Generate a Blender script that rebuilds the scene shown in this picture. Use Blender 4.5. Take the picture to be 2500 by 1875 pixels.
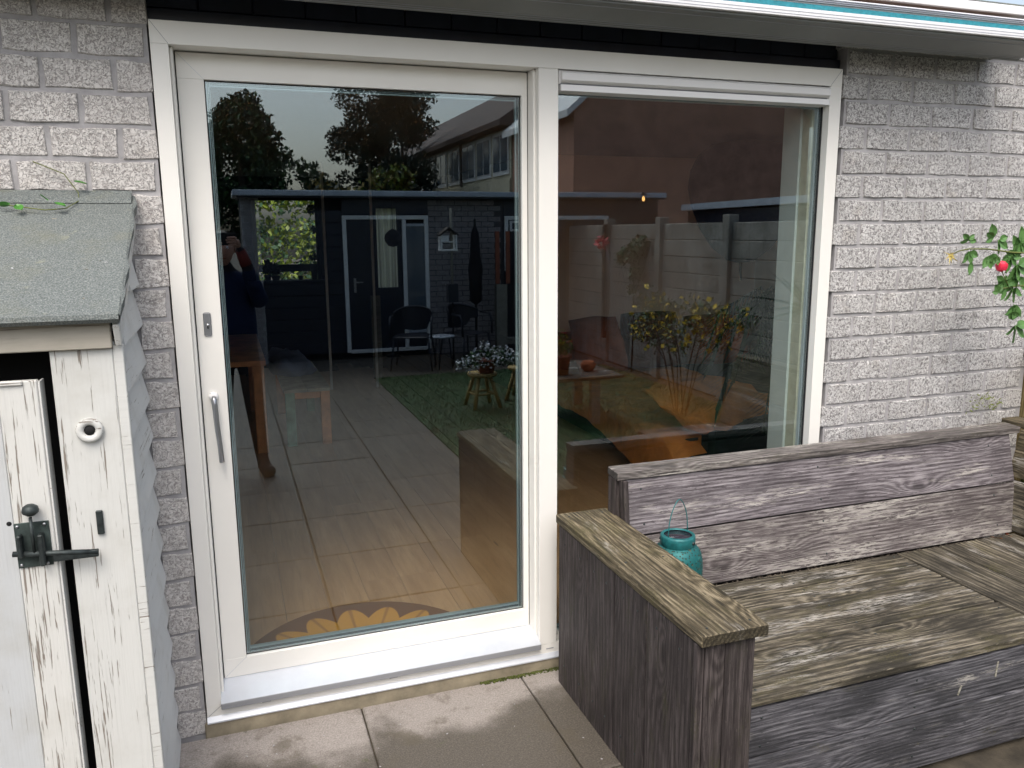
import bpy, bmesh, math, random
from mathutils import Vector, Matrix, Euler
random.seed(7)
sc = bpy.context.scene
for o in list(bpy.data.objects): bpy.data.objects.remove(o)
C = sc.collection

# ------------------------------------------------ camera, sky, sun, exposure
cam = bpy.data.objects.new("camera", bpy.data.cameras.new("camera"))
C.objects.link(cam); sc.camera = cam
_y, _p, _r = .3381, -.1864, -.0075
_f = Vector((math.sin(_y)*math.cos(_p), math.cos(_y)*math.cos(_p), math.sin(_p)))
_R = Vector((math.cos(_y), -math.sin(_y), 0)); _U = _R.cross(_f)
_r2 = _R*math.cos(_r) + _U*math.sin(_r); _u2 = _U*math.cos(_r) - _R*math.sin(_r)
cam.matrix_world = Matrix(((_r2.x, _u2.x, -_f.x, .1682), (_r2.y, _u2.y, -_f.y, -2.8475), (_r2.z, _u2.z, -_f.z, 1.7734), (0, 0, 0, 1)))
cam.data.sensor_width = 36; cam.data.lens = 36*1972.2/2500
cam.data.clip_start = .01; cam.data.clip_end = 500

SUN_EL, SUN_AZ = 56, 200      # azimuth clockwise from +y
w = bpy.data.worlds.new("World"); sc.world = w; w.use_nodes = True
nt = w.node_tree; nt.nodes.clear()
sky = nt.nodes.new("ShaderNodeTexSky"); sky.sky_type = 'NISHITA'; sky.sun_disc = False
sky.sun_elevation = math.radians(SUN_EL); sky.sun_rotation = math.radians(SUN_AZ)
sky.air_density = 1.2; sky.dust_density = 5.0; sky.ozone_density = 1.0
hs = nt.nodes.new("ShaderNodeHueSaturation"); hs.inputs['Saturation'].default_value = .68
bg = nt.nodes.new("ShaderNodeBackground"); bg.inputs['Strength'].default_value = .15
wo = nt.nodes.new("ShaderNodeOutputWorld")
nt.links.new(sky.outputs[0], hs.inputs['Color']); nt.links.new(hs.outputs[0], bg.inputs[0]); nt.links.new(bg.outputs[0], wo.inputs[0])
sun = bpy.data.objects.new("sun", bpy.data.lights.new("sun", 'SUN')); C.objects.link(sun)
sun.data.energy = 0.5; sun.data.angle = math.radians(28); sun.data.color = (1, .97, .92)
_a, _e = math.radians(SUN_AZ), math.radians(SUN_EL)
_d = Vector((math.sin(_a)*math.cos(_e), math.cos(_a)*math.cos(_e), math.sin(_e)))
sun.rotation_euler = (-_d).to_track_quat('-Z', 'Y').to_euler()
sc.view_settings.view_transform = 'Standard'; sc.view_settings.look = 'None'
sc.view_settings.exposure = 0.85; sc.view_settings.gamma = 1; sc.view_settings.use_curve_mapping = False
sc.cycles.max_bounces = 10; sc.cycles.transparent_max_bounces = 16
sc.cycles.use_denoising = True
sc.cycles.sample_clamp_indirect = 6

# ------------------------------------------------ helpers
def tag(o, label=None, cat=None, group=None, kind=None):
    if label: o["label"] = label
    if cat: o["category"] = cat
    if group: o["group"] = group
    if kind: o["kind"] = kind
    return o
def empty(name, loc=(0, 0, 0), rz=0, **k):
    o = bpy.data.objects.new(name, None); C.objects.link(o); o.location = loc; o.rotation_euler = (0, 0, rz)
    o.empty_display_size = .05
    return tag(o, **k)
def link(name, me, parent=None, loc=None, rot=None):
    o = bpy.data.objects.new(name, me); C.objects.link(o)
    if parent: o.parent = parent
    if loc: o.location = loc
    if rot: o.rotation_euler = rot
    return o
def mb_from(mats, mat):
    pass
class B:
    def __init__(s): s.bm = bmesh.new(); s.mats = []; s.mi = 0
    def use(s, m):
        if m not in s.mats: s.mats.append(m)
        s.mi = s.mats.index(m); return s
    def _post(s, faces, smooth=False):
        for f in faces: f.material_index = s.mi; f.smooth = smooth
    def box(s, x0, x1, y0, y1, z0, z1, bev=0, M=None):
        r = bmesh.ops.create_cube(s.bm, size=1)
        bmesh.ops.scale(s.bm, vec=(x1-x0, y1-y0, z1-z0), verts=r['verts'])
        bmesh.ops.translate(s.bm, vec=((x0+x1)/2, (y0+y1)/2, (z0+z1)/2), verts=r['verts'])
        vs = r['verts']
        if bev:
            ed = list({e for v in vs for e in v.link_edges})
            g = bmesh.ops.bevel(s.bm, geom=ed, offset=bev, segments=1, affect='EDGES', profile=.5)
            vs = list({v for f in g['faces'] for v in f.verts})
            seen = set(vs); st = list(vs)
            while st:
                v = st.pop()
                for e in v.link_edges:
                    for q in e.verts:
                        if q not in seen: seen.add(q); st.append(q)
            vs = list(seen)
        if M is not None: bmesh.ops.transform(s.bm, matrix=M, verts=vs)
        s._post({f for v in vs for f in v.link_faces})
        return s
    def prism(s, pts, a0, a1, axis='x', smooth=False):
        # closed profile pts extruded along an axis; pts are the other two coordinates in order
        def mk(p, a):
            return {'x': (a, p[0], p[1]), 'y': (p[0], a, p[1]), 'z': (p[0], p[1], a)}[axis]
        v0 = [s.bm.verts.new(mk(p, a0)) for p in pts]; v1 = [s.bm.verts.new(mk(p, a1)) for p in pts]
        n = len(pts); fs = [s.bm.faces.new(v0[::-1]), s.bm.faces.new(v1)]
        side = [s.bm.faces.new((v0[i], v0[(i+1) % n], v1[(i+1) % n], v1[i])) for i in range(n)]
        s._post(fs); s._post(side, smooth); return s
    def tube(s, pts, r, seg=8, caps=True, taper=None):
        pts = [Vector(p) for p in pts]; rings = []; n = len(pts); up = None
        for i, p in enumerate(pts):
            t = (pts[min(i+1, n-1)] - pts[max(i-1, 0)]).normalized()
            if up is None: up = Vector((0, 0, 1)) if abs(t.z) < .9 else Vector((1, 0, 0))
            a = (up - t*up.dot(t))
            if a.length < 1e-4: a = Vector((1, 0, 0)) - t*t.x
            a.normalize(); b = t.cross(a); up = a
            rr = (taper[i] if taper else 1) * r
            rings.append([s.bm.verts.new(p + (a*math.cos(k*2*math.pi/seg) + b*math.sin(k*2*math.pi/seg))*rr) for k in range(seg)])
        fs = []
        for i in range(n-1):
            for k in range(seg):
                fs.append(s.bm.faces.new((rings[i][k], rings[i][(k+1) % seg], rings[i+1][(k+1) % seg], rings[i+1][k])))
        s._post(fs, True)
        if caps: s._post([s.bm.faces.new(rings[0][::-1]), s.bm.faces.new(rings[-1])])
        return s
    def lathe(s, prof, cx=0, cy=0, seg=24, M=None, smooth=True):
        vs = []; rings = []
        for r, z in prof:
            if r < 1e-6: v = s.bm.verts.new((cx, cy, z)); rings.append([v]*seg); vs.append(v)
            else:
                rg = [s.bm.verts.new((cx+r*math.cos(k*2*math.pi/seg), cy+r*math.sin(k*2*math.pi/seg), z)) for k in range(seg)]
                rings.append(rg); vs += rg
        fs = []
        for i in range(len(rings)-1):
            for k in range(seg):
                q = [rings[i][k], rings[i][(k+1) % seg], rings[i+1][(k+1) % seg], rings[i+1][k]]
                u = []
                for v in q:
                    if v not in u: u.append(v)
                if len(u) > 2:
                    try: fs.append(s.bm.faces.new(u))
                    except ValueError: pass
        s._post(fs, smooth)
        if M is not None: bmesh.ops.transform(s.bm, matrix=M, verts=vs)
        return s
    def quad(s, a, b, c, d, smooth=False):
        s._post([s.bm.faces.new([s.bm.verts.new(p) for p in (a, b, c, d)])], smooth); return s
    def mesh(s, name):
        me = bpy.data.meshes.new(name); s.bm.normal_update(); s.bm.to_mesh(me); s.bm.free()
        for m in s.mats: me.materials.append(m)
        return me
    def make(s, name, mat=None, parent=None, loc=None, rot=None, **k):
        me = s.mesh(name)
        if mat is not None and not s.mats: me.materials.append(mat)
        return tag(link(name, me, parent, loc, rot), **k)
def bx(name, mat, parent, x0, x1, y0, y1, z0, z1, bev=0, **k):
    cx, cy, cz = (x0+x1)/2, (y0+y1)/2, (z0+z1)/2
    hx, hy, hz = (x1-x0)/2, (y1-y0)/2, (z1-z0)/2
    return B().box(-hx, hx, -hy, hy, -hz, hz, bev).make(name, mat, parent, (cx, cy, cz), **k)
_pl = {}
def plank(name, mat, parent, a, b, width, thick, up=(0, 0, 1), bev=.0025, **k):
    """a board from a to b (centre line); width across, thick along 'up'"""
    a, b = Vector(a), Vector(b); L = (b-a).length
    key = (round(L, 3), round(width, 3), round(thick, 3), bev, mat.name)
    if key not in _pl:
        me = B().box(-L/2, L/2, -width/2, width/2, -thick/2, thick/2, bev).mesh(name); me.materials.append(mat); _pl[key] = me
    x = (b-a).normalized(); z = Vector(up); z = (z - x*z.dot(x)).normalized(); y = z.cross(x)
    o = link(name, _pl[key], parent)
    R = Matrix((x, y, z)).transposed().to_4x4()
    o.matrix_local = Matrix.Translation((a+b)/2) @ R
    return tag(o, **k)
def copy_tree(o, parent=None):
    c = o.copy(); C.objects.link(c)
    if parent: c.parent = parent; c.matrix_parent_inverse = o.matrix_parent_inverse
    for ch in list(o.children): copy_tree(ch, c)
    return c

# ------------------------------------------------ material helpers
class NT:
    def __init__(s, name):
        s.m = bpy.data.materials.new(name); s.m.use_nodes = True; s.t = s.m.node_tree; s.t.nodes.clear()
        s.out = s.t.nodes.new("ShaderNodeOutputMaterial")
    def n(s, typ, **k):
        nd = s.t.nodes.new("ShaderNode"+typ)
        for a, v in k.items():
            if a.startswith('_'): setattr(nd, a[1:], v)
        for a, v in k.items():
            if a.startswith('_'): continue
            key = a.replace('__', ' ')
            i = nd.inputs[int(a[1:])] if a[0] == 'i' and a[1:].isdigit() else nd.inputs[key]
            if isinstance(v, bpy.types.NodeSocket): s.t.links.new(v, i)
            else: i.default_value = v
        return nd
    def math(s, op, a, b=0.0, c=None, clamp=False):
        k = dict(i0=a, i1=b)
        if c is not None: k['i2'] = c
        return s.n('Math', _operation=op, _use_clamp=clamp, **k).outputs[0]
    def noise(s, co, scale=5, detail=4, rough=.5, dist=0, w=None):
        return s.n('TexNoise', Vector=co, Scale=scale, Detail=detail, Roughness=rough, Distortion=dist).outputs[0]
    def ramp(s, f, stops):
        r = s.n('ValToRGB', Fac=f).color_ramp
        el = r.elements
        el[0].position, el[0].color = stops[0][0], col(stops[0][1])
        el[1].position, el[1].color = stops[-1][0], col(stops[-1][1])
        for p, c_ in stops[1:-1]:
            e = el.new(p); e.color = col(c_)
        return s.t.nodes[-1].outputs[0]
    def mix(s, f, a, b, mode='MIX'):
        nd = s.t.nodes.new("ShaderNodeMix"); nd.data_type = 'RGBA'; nd.blend_type = mode
        for i, v in ((0, f), (6, a), (7, b)):
            if isinstance(v, bpy.types.NodeSocket): s.t.links.new(v, nd.inputs[i])
            else: nd.inputs[i].default_value = col(v) if i else v
        return nd.outputs[2]
    def step(s, f, lo, hi):   # smooth map lo..hi to 0..1
        return s.n('MapRange', _interpolation_type='SMOOTHSTEP', Value=f, i1=lo, i2=hi).outputs[0]
    def map(s, co, scale=(1, 1, 1), loc=(0, 0, 0)):
        return s.n('Mapping', Vector=co, Scale=scale, Location=loc).outputs[0]
    def pos(s): return s.n('NewGeometry').outputs['Position']
    def objco(s):
        co = s.n('TexCoord').outputs['Object']; r = s.n('ObjectInfo').outputs['Random']
        v = s.n('CombineXYZ', i0=s.math('MULTIPLY', r, 37.), i1=s.math('MULTIPLY', r, 11.3), i2=s.math('MULTIPLY', r, 5.1)).outputs[0]
        return s.n('VectorMath', _operation='ADD', i0=co, i1=v).outputs[0], r
    def bump(s, h, strength=.3, dist=.01):
        return s.n('Bump', Height=h, Strength=strength, Distance=dist).outputs[0]
    def done(s, color, rough=.6, metal=0, bump=None, spec=.5, **k):
        a = {'Base__Color': col(color) if not isinstance(color, bpy.types.NodeSocket) else color, 'Roughness': rough, 'Metallic': metal, 'Specular__IOR__Level': spec}
        a.update(k)
        if bump is not None: a['Normal'] = bump
        p = s.n('BsdfPrincipled', **a)
        s.t.links.new(p.outputs[0], s.out.inputs[0]); return s.m
def col(c_):
    if isinstance(c_, (int, float)): return (c_, c_, c_, 1)
    return tuple(c_) if len(c_) == 4 else tuple(c_)+(1,)

def simple(name, color, rough=.6, metal=0, var=.12, scale=6, bs=0, spec=.5):
    t = NT(name); co = t.pos(); f = t.noise(co, scale, 5, .6)
    c1 = tuple(x*(1-var) for x in color); c2 = tuple(min(1, x*(1+var)) for x in color)
    cl = t.ramp(f, [(.3, c1), (.7, c2)])
    b = t.bump(t.noise(co, scale*12, 3, .6), bs, .003) if bs else None
    return t.done(cl, rough, metal, b, spec)

def brick_mat(name, light=(.80, .785, .77), dark=(.13, .12, .12), scale=95, cov=.5):
    t = NT(name); p = t.pos(); _, r = t.objco()
    co = t.n('VectorMath', _operation='ADD', i0=p, i1=t.n('CombineXYZ', i0=t.math('MULTIPLY', r, 9.)).outputs[0]).outputs[0]
    a = t.noise(co, scale, 2, .5, 1.2)
    worm = t.math('ABSOLUTE', t.math('SUBTRACT', a, .5))
    pit = t.step(worm, .006, .040)
    b2 = t.noise(t.map(co, (1, 1, 1), (5, 5, 5)), scale*1.6, 3, .6)
    pit2 = t.step(b2, .28, .42)
    m = t.math('MULTIPLY', pit, pit2)
    big = t.noise(p, 2.2, 4, .6)
    tone = t.mix(t.step(big, .35, .7), tuple(x*.82 for x in light), light)
    tone = t.mix(t.math('MULTIPLY', r, .55), tone, tuple(x*.80 for x in light))
    tone = t.mix(t.math('MULTIPLY', t.step(t.noise(p, 9, 3), .55, .75), .35), tone, (.50, .44, .37))
    gr = t.noise(co, scale*.80, 2, .55, .8)
    c_ = t.mix(t.math('MULTIPLY', t.step(gr, .49, .40), .80), tone, tuple(x*1.6+.05 for x in dark))
    c_ = t.mix(m, tuple(x*1.2 for x in dark), c_)
    h = t.math('ADD', t.math('ADD', m, t.math('MULTIPLY', gr, 1.2)), t.math('MULTIPLY', t.noise(co, scale*.5, 2), .6))
    return t.done(c_, .9, 0, t.bump(h, .75, .004), .25)

def wood_mat(name, dark, mid, light, white=0.0, moss=0.0, grain=70, wet=.75, knots=True, stain=0.3, mosscol=(.10, .09, .034)):
    """weathered timber, board length along local x"""
    t = NT(name); co, r = t.objco()
    lo = t.noise(t.map(co, (.8, 4, 4)), 1.5, 2, .5)
    sx = t.n('SeparateXYZ', Vector=co)
    yz = t.math('ADD', sx.outputs[1], t.math('MULTIPLY', sx.outputs[2], .8))
    rr = t.math('ADD', t.math('MULTIPLY', yz, float(grain)*6), t.math('MULTIPLY', lo, 20.))
    if knots:
        vo = t.n('TexVoronoi', Vector=t.map(co, (2.0, 6.5, .6)), Scale=1.0, Randomness=1.0).outputs['Distance']
        kb = t.math('POWER', 2.718, t.math('MULTIPLY', t.math('MULTIPLY', vo, vo), -14.))
        rr = t.math('ADD', rr, t.math('MULTIPLY', kb, 30.))
        kn = t.step(vo, .13, .06)
    line = t.math('ADD', t.math('MULTIPLY', t.math('SINE', rr), .5), .5)
    fib = t.noise(t.map(co, (6, 130, 130)), 1., 5, .65)
    fib2 = t.noise(t.map(co, (14, 260, 260)), 1., 3, .6)
    g = t.math('ADD', t.math('MULTIPLY', line, .15), t.math('ADD', t.math('MULTIPLY', fib, .85), t.math('MULTIPLY', t.math('SUBTRACT', fib2, .5), .5)))
    c_ = t.ramp(g, [(.33, dark), (.5, mid), (.68, light)])
    blot = t.noise(t.map(co, (1.6, 4, 4)), 2.2, 5, .6)
    c_ = t.mix(t.math('MULTIPLY', t.step(blot, .42, .66), min(1, stain*1.5)), c_, tuple(x*.8 for x in dark))
    fk = t.noise(t.map(co, (22, 90, 90), (9, 9, 9)), 1., 5, .75)
    c_ = t.mix(t.math('MULTIPLY', t.step(fk, .60, .68), .55), c_, light)
    c_ = t.mix(t.math('MULTIPLY', t.step(fk, .43, .36), .75), c_, dark)
    if knots: c_ = t.mix(t.math('MULTIPLY', kn, .8), c_, tuple(x*.6 for x in dark))
    if white:
        reg = t.step(t.noise(t.map(co, (1.3, 7, 7), (3, 3, 3)), 1.8, 4, .6), .62-white*.3, .80-white*.3)
        fl = t.step(t.noise(t.map(co, (16, 150, 150)), 1., 4, .7), .47, .53)
        c_ = t.mix(t.math('MULTIPLY', t.math('MULTIPLY', reg, fl), .85), c_, (.55, .52, .47))
    if moss:
        mr = t.step(t.noise(t.map(co, (2, 6, 6), (7, 1, 1)), 2.4, 5, .65), .62-moss*.35, .80-moss*.3)
        mf = t.step(t.noise(co, 150, 4, .7), .40, .62)
        c_ = t.mix(t.math('MULTIPLY', t.math('MULTIPLY', mr, mf), .8), c_, mosscol)
    nx = t.math('ABSOLUTE', t.n('SeparateXYZ', Vector=t.n('TexCoord').outputs['Normal']).outputs[0])
    c_ = t.mix(t.math('MULTIPLY', t.step(nx, .75, .9), .72), c_, tuple(x*.5 for x in dark))
    c_ = t.mix(t.math('MULTIPLY', r, .38), c_, tuple(x*.7 for x in dark))
    hh = t.math('ADD', g, t.math('MULTIPLY', t.noise(co, 60, 3), .3))
    return t.done(c_, wet, 0, t.bump(hh, .55, .004), .35)

def peel_mat(name, base=(.64, .64, .61), amount=.5, under=(.24, .21, .18), axis='x', dirt=.25):
    t = NT(name); co, r = t.objco()
    reg = t.noise(t.map(co, (1.2, 6, 6)), 2.2, 4, .6)
    cr = t.noise(t.map(co, (5.5, 170, 170)), 1., 4, .62, .3)
    thr = t.math('SUBTRACT', .40, t.math('MULTIPLY', t.math('SUBTRACT', .62, reg), .0))
    k = t.math('ADD', cr, t.math('MULTIPLY', reg, -.55*1.0))
    m = t.step(k, .005+amount*.16, -.03+amount*.16)     # 1 = bare
    flake = t.step(t.noise(t.map(co, (14, 80, 80), (4, 4, 4)), 1., 5, .75), .26+.05*amount, .22+.05*amount)
    m = t.math('MAXIMUM', m, flake)
    b = t.mix(t.math('MULTIPLY', t.step(t.noise(co, 5, 5, .65), .45, .75), dirt), base, (.36, .34, .28))
    gr = t.noise(t.map(co, (5, 160, 160)), 1., 3, .6)
    b = t.mix(t.math('MULTIPLY', t.step(gr, .5, .75), .22), b, tuple(x*.7 for x in base))
    c_ = t.mix(m, b, under)
    h = t.math('ADD', t.math('MULTIPLY', m, -1.), t.math('MULTIPLY', gr, .5))
    return t.done(c_, .6, 0, t.bump(h, .5, .003), .4)

M = {}
M['brick'] = brick_mat('rough_grey_brick', scale=115)
M['brickL'] = brick_mat('pebbly_grey_brick', light=(.76, .73, .70), dark=(.28, .26, .25), scale=85)
M['brickfar'] = brick_mat('shed_brick', light=(.36, .33, .33), dark=(.2, .18, .18), scale=40)
M['mortar'] = simple('grey_mortar', (.37, .36, .365), .9, var=.2, scale=14, bs=.4)
M['frame'] = simple('cream_powder_coat', (.84, .825, .78), .32, var=.03, scale=2.6)
M['white'] = simple('white_aluminium', (.84, .835, .83), .35, var=.015, scale=2)
M['alu'] = simple('anodised_sill', (.60, .63, .68), .38, .25, var=.05, scale=12)
M['alu_dark'] = simple('sill_nose', (.30, .31, .33), .45, .2, var=.05)
M['rubber'] = simple('black_gasket', (.012, .013, .015), .6)
M['spacer'] = simple('glazing_spacer', (.34, .43, .45), .45, .4, var=.1)
M['steel'] = simple('brushed_steel', (.42, .43, .45), .32, .85, var=.08, scale=20)
M['chrome'] = simple('worn_chrome', (.5, .5, .5), .2, .9)
M['cassette'] = simple('awning_housing', (.185, .195, .19), .45, .1, var=.08, scale=5)
M['awn_white'] = simple('awning_white', (.78, .78, .80), .5, var=.04, scale=10)
M['teal'] = simple('teal_stripe', (.03, .27, .34), .6, var=.25, scale=60)
M['fascia_white'] = simple('white_fascia', (.8, .8, .8), .5, var=.03)
M['brown_gap'] = simple('rusty_bracket_shadow', (.07, .035, .02), .8, var=.4, scale=20)
M['clad'] = simple('navy_cladding', (.012, .016, .030), .38, var=.35, scale=7)
M['cladline'] = simple('navy_cladding_edge', (.05, .055, .07), .5, var=.5, scale=30)
M['iron'] = simple('dark_iron', (.045, .055, .055), .5, .6, var=.5, scale=40, bs=.2)
M['iron2'] = simple('greenish_iron_plate', (.055, .075, .07), .55, .5, var=.5, scale=45, bs=.3)
M['black'] = simple('black_void', (.008, .008, .009), .9)
M['wood'] = wood_mat('weathered_backrest', (.055, .046, .050), (.170, .150, .160), (.34, .315, .325), white=.25, stain=.35)
M['woodw'] = wood_mat('weathered_backrest_bleached', (.05, .040, .040), (.165, .143, .14), (.40, .37, .355), white=.62, stain=.3)
M['woodcap'] = wood_mat('weathered_cap', (.05, .045, .042), (.17, .15, .14), (.36, .33, .31), white=.35, moss=.25, stain=.3)
M['woodseat'] = wood_mat('mossy_seat', (.026, .023, .017), (.094, .080, .057), (.31, .27, .20), white=.35, moss=.35, stain=.55, grain=45)
M['woodarm'] = wood_mat('mossy_arm_top', (.034, .028, .017), (.125, .100, .060), (.36, .30, .20), white=.2, moss=.45, stain=.35, grain=60)
M['woodside'] = wood_mat('dark_side_boards', (.026, .020, .020), (.066, .054, .052), (.135, .113, .109), moss=.30, mosscol=(.055, .055, .022), stain=.35, grain=40, wet=.7)
M['woodfront'] = wood_mat('front_boards', (.032, .032, .036), (.095, .092, .103), (.215, .21, .225), white=.12, moss=.12, stain=.5)
M['peel'] = peel_mat('peeling_white_paint', amount=.62)
M['peel_soft'] = peel_mat('worn_white_paint', base=(.62, .625, .60), amount=.50, dirt=.3)
M['peel_grey'] = peel_mat('grey_white_paint', base=(.52, .54, .55), amount=.05, dirt=.3)
M['peel_side'] = peel_mat('clapboard_paint', base=(.62, .63, .62), amount=.34, dirt=.4)
M['peel_beam'] = peel_mat('dirty_beam_paint', base=(.42, .39, .33), amount=.2, dirt=.8)
M['tan'] = wood_mat('olive_fence_wood', (.12, .09, .03), (.22, .17, .07), (.32, .25, .12), knots=False)
M['post_grey'] = wood_mat('pale_post_wood', (.20, .19, .15), (.34, .32, .27), (.45, .43, .37), knots=False)

def felt():
    t = NT('roofing_felt'); p = t.pos()
    g = t.noise(p, 260, 3, .7); b = t.noise(p, 5, 5, .65)
    c_ = t.ramp(g, [(.3, (.06, .07, .07)), (.5, (.14, .158, .152)), (.72, (.30, .32, .31))])
    c_ = t.mix(t.math('MULTIPLY', t.step(b, .5, .75), .5), c_, (.17, .17, .115))
    c_ = t.mix(t.math('MULTIPLY', t.step(t.noise(p, 14, 5, .7), .60, .72), .4), c_, (.30, .31, .22))
    return t.done(c_, .85, 0, t.bump(g, .5, .003), .4)
M['felt'] = felt()
def paver():
    t = NT('wet_concrete_paving'); p = t.pos(); _, r = t.objco()
    g = t.noise(p, 170, 4, .75); b = t.noise(p, 2.3, 5, .55, .3); b2 = t.noise(t.map(p, (1, 1, 1), (4, 2, 0)), 5.5, 6, .7)
    sx = t.n('SeparateXYZ', Vector=p)
    dist = t.math('ADD', t.math('MULTIPLY', sx.outputs[1], -3.6), t.math('MULTIPLY', t.math('SUBTRACT', b, .5), 2.6))
    wet = t.step(dist, .70, 1.25)
    base = t.ramp(g, [(.28, (.20, .175, .155)), (.5, (.34, .305, .28)), (.72, (.47, .43, .40))])
    dk = t.ramp(g, [(.30, (.028, .024, .018)), (.52, (.075, .064, .049)), (.72, (.17, .150, .122))])
    c_ = t.mix(t.math('MULTIPLY', wet, .92), base, dk)
    c_ = t.mix(t.math('MULTIPLY', t.step(b2, .50, .66), .65), c_, (.09, .075, .05))
    c_ = t.mix(t.math('MULTIPLY', t.step(t.noise(p, 11, 5, .7), .63, .72), .6), c_, (.075, .085, .03))
    c_ = t.mix(t.math('MULTIPLY', r, .25), c_, (.14, .12, .10))
    return t.done(c_, t.math('SUBTRACT', .85, t.math('MULTIPLY', wet, .35)), 0, t.bump(g, .35, .003), .45)
M['paver'] = paver()
M['threshold'] = simple('stained_threshold', (.26, .225, .16), .85, var=.35, scale=9, bs=.4)
M['moss'] = simple('green_moss', (.07, .085, .015), .95, var=.6, scale=60, bs=.8)
M['soil'] = simple('garden_soil', (.06, .05, .035), .95, var=.5, scale=9, bs=.4)
M['grass'] = simple('lawn_green', (.020, .060, .012), .7, var=.5, scale=5)
M['leaf'] = simple('leaf_green', (.045, .11, .025), .5, var=.5, scale=3)
M['leafd'] = simple('dark_leaf', (.018, .040, .016), .6, var=.5, scale=1.2)
M['conifer'] = simple('conifer_green', (.014, .030, .018), .7, var=.5, scale=1.5)
M['leafy'] = simple('yellow_leaf', (.20, .15, .02), .6, var=.5, scale=2)
M['leafh'] = simple('hedge_leaf', (.20, .26, .03), .5, var=.6, scale=2.4)
M['leafh2'] = simple('hedge_leaf_blue', (.06, .13, .06), .5, var=.5, scale=2.4)
M['bark'] = simple('bark', (.07, .055, .04), .9, var=.3, scale=8, bs=.5)
M['yellow'] = simple('yellow_petal', (.75, .48, .02), .6, var=.2, scale=20)
M['petalw'] = simple('white_petal', (.75, .75, .78), .6, var=.1)
M['pink'] = simple('pink_petal', (.75, .03, .075), .45, var=.2, scale=60)
M['stem'] = simple('rose_stem', (.12, .14, .035), .6, var=.3)
M['sepal'] = simple('spent_bloom', (.42, .33, .09), .7, var=.4, scale=80)
M['terracotta'] = simple('terracotta', (.30, .09, .045), .8, var=.2)
M['stoolwood'] = simple('yellow_pine_stool', (.36, .24, .07), .6, var=.2)
M['redbrick'] = simple('red_brown_brick_gable', (.50, .26, .18), .9, var=.22, scale=3)
M['gwall'] = simple('yellowish_house_wall', (.60, .55, .40), .9, var=.1, scale=1)
M['housewhite'] = simple('house_white_panel', (.82, .82, .80), .5, var=.05)
M['rooftile'] = simple('brown_roof_tile', (.075, .05, .042), .8, var=.3, scale=2)
M['darkpane'] = simple('dark_window_glass', (.10, .13, .16), .12, var=.2, scale=1)
def concrete_fence():
    t = NT('aged_concrete_panel'); p = t.pos(); b = t.noise(p, 3, 6, .65); g = t.noise(p, 40, 3)
    st = t.noise(t.map(p, (9, 9, 1.2)), 1.4, 4)
    c_ = t.ramp(b, [(.3, (.17, .155, .13)), (.7, (.38, .36, .32))])
    c_ = t.mix(t.math('MULTIPLY', t.step(st, .5, .7), .5), c_, (.13, .12, .10))
    return t.done(c_, .9, 0, t.bump(g, .3, .004), .3)
M['cfence'] = concrete_fence()
def laminate():
    t = NT('oak_laminate'); co, r = t.objco()
    b = t.noise(t.map(co, (.9, 8, 8)), 2., 5, .6); f = t.noise(t.map(co, (4, 90, 90)), 1, 4, .6)
    c_ = t.ramp(b, [(.3, (.42, .235, .105)), (.7, (.62, .385, .20))])
    c_ = t.mix(t.math('MULTIPLY', t.step(f, .5, .75), .4), c_, (.22, .13, .07))
    c_ = t.mix(t.math('MULTIPLY', r, .35), c_, (.33, .19, .10))
    vo = t.n('TexVoronoi', Vector=t.map(co, (1.4, 9, 9)), Scale=1.).outputs['Distance']
    c_ = t.mix(t.math('MULTIPLY', t.step(vo, .09, .03), .6), c_, (.13, .07, .035))
    return t.done(c_, .3, 0, None, .5)
M['laminate'] = laminate()
def sunmat():
    t = NT('sunflower_mat'); p = t.pos(); sx = t.n('SeparateXYZ', Vector=p)
    dx = t.math('SUBTRACT', sx.outputs[0], .60); dy = t.math('SUBTRACT', sx.outputs[1], .14)
    rad = t.math('SQRT', t.math('ADD', t.math('MULTIPLY', dx, dx), t.math('MULTIPLY', dy, dy)))
    an = t.math('ARCTAN2', dy, dx)
    s1 = t.math('ABSOLUTE', t.math('SINE', t.math('MULTIPLY', an, 9.)))
    s2 = t.math('ABSOLUTE', t.math('COSINE', t.math('MULTIPLY', an, 9.)))
    lim = t.math('ADD', .40, t.math('MULTIPLY', s1, .10))
    pet = t.step(t.math('SUBTRACT', lim, rad), -.004, .01)
    vein = t.step(s2, .25, .05)
    cy = t.mix(t.math('MULTIPLY', vein, .6), (.56, .27, .035), (.22, .09, .02))
    c_ = t.mix(pet, (.17, .075, .028), cy)
    c_ = t.mix(t.step(rad, .24, .20), c_, (.10, .045, .02))
    return t.done(c_, .95, 0, t.bump(t.noise(p, 250, 3), .5, .003), .2)
M['sunmat'] = sunmat()
M['matedge'] = simple('brown_mat_edge', (.13, .06, .03), .95)
def fabric(name, c, var=.25):
    t = NT(name); p = t.pos(); a = t.noise(p, 7, 4, .6, .6); f = t.noise(p, 260, 2)
    cl = t.ramp(a, [(.3, tuple(x*(1-var) for x in c)), (.7, tuple(x*(1+var) for x in c))])
    return t.done(cl, .85, 0, t.bump(t.math('ADD', a, t.math('MULTIPLY', f, .2)), .5, .02), .2)
M['orange'] = fabric('orange_brown_throw', (.64, .25, .06))
M['rust'] = fabric('rust_cushion', (.30, .085, .035))
M['brownc'] = fabric('brown_cushion', (.13, .055, .04))
M['green_sofa'] = fabric('dark_green_sofa', (.010, .028, .022))
M['blue_cloth'] = fabric('blue_grey_clothes', (.22, .27, .42))
M['blue_coat'] = fabric('blue_coat', (.007, .015, .05))
M['dark_cloth'] = fabric('black_jacket', (.012, .012, .016))
M['trousers'] = fabric('dark_trousers', (.022, .020, .024))
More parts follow.
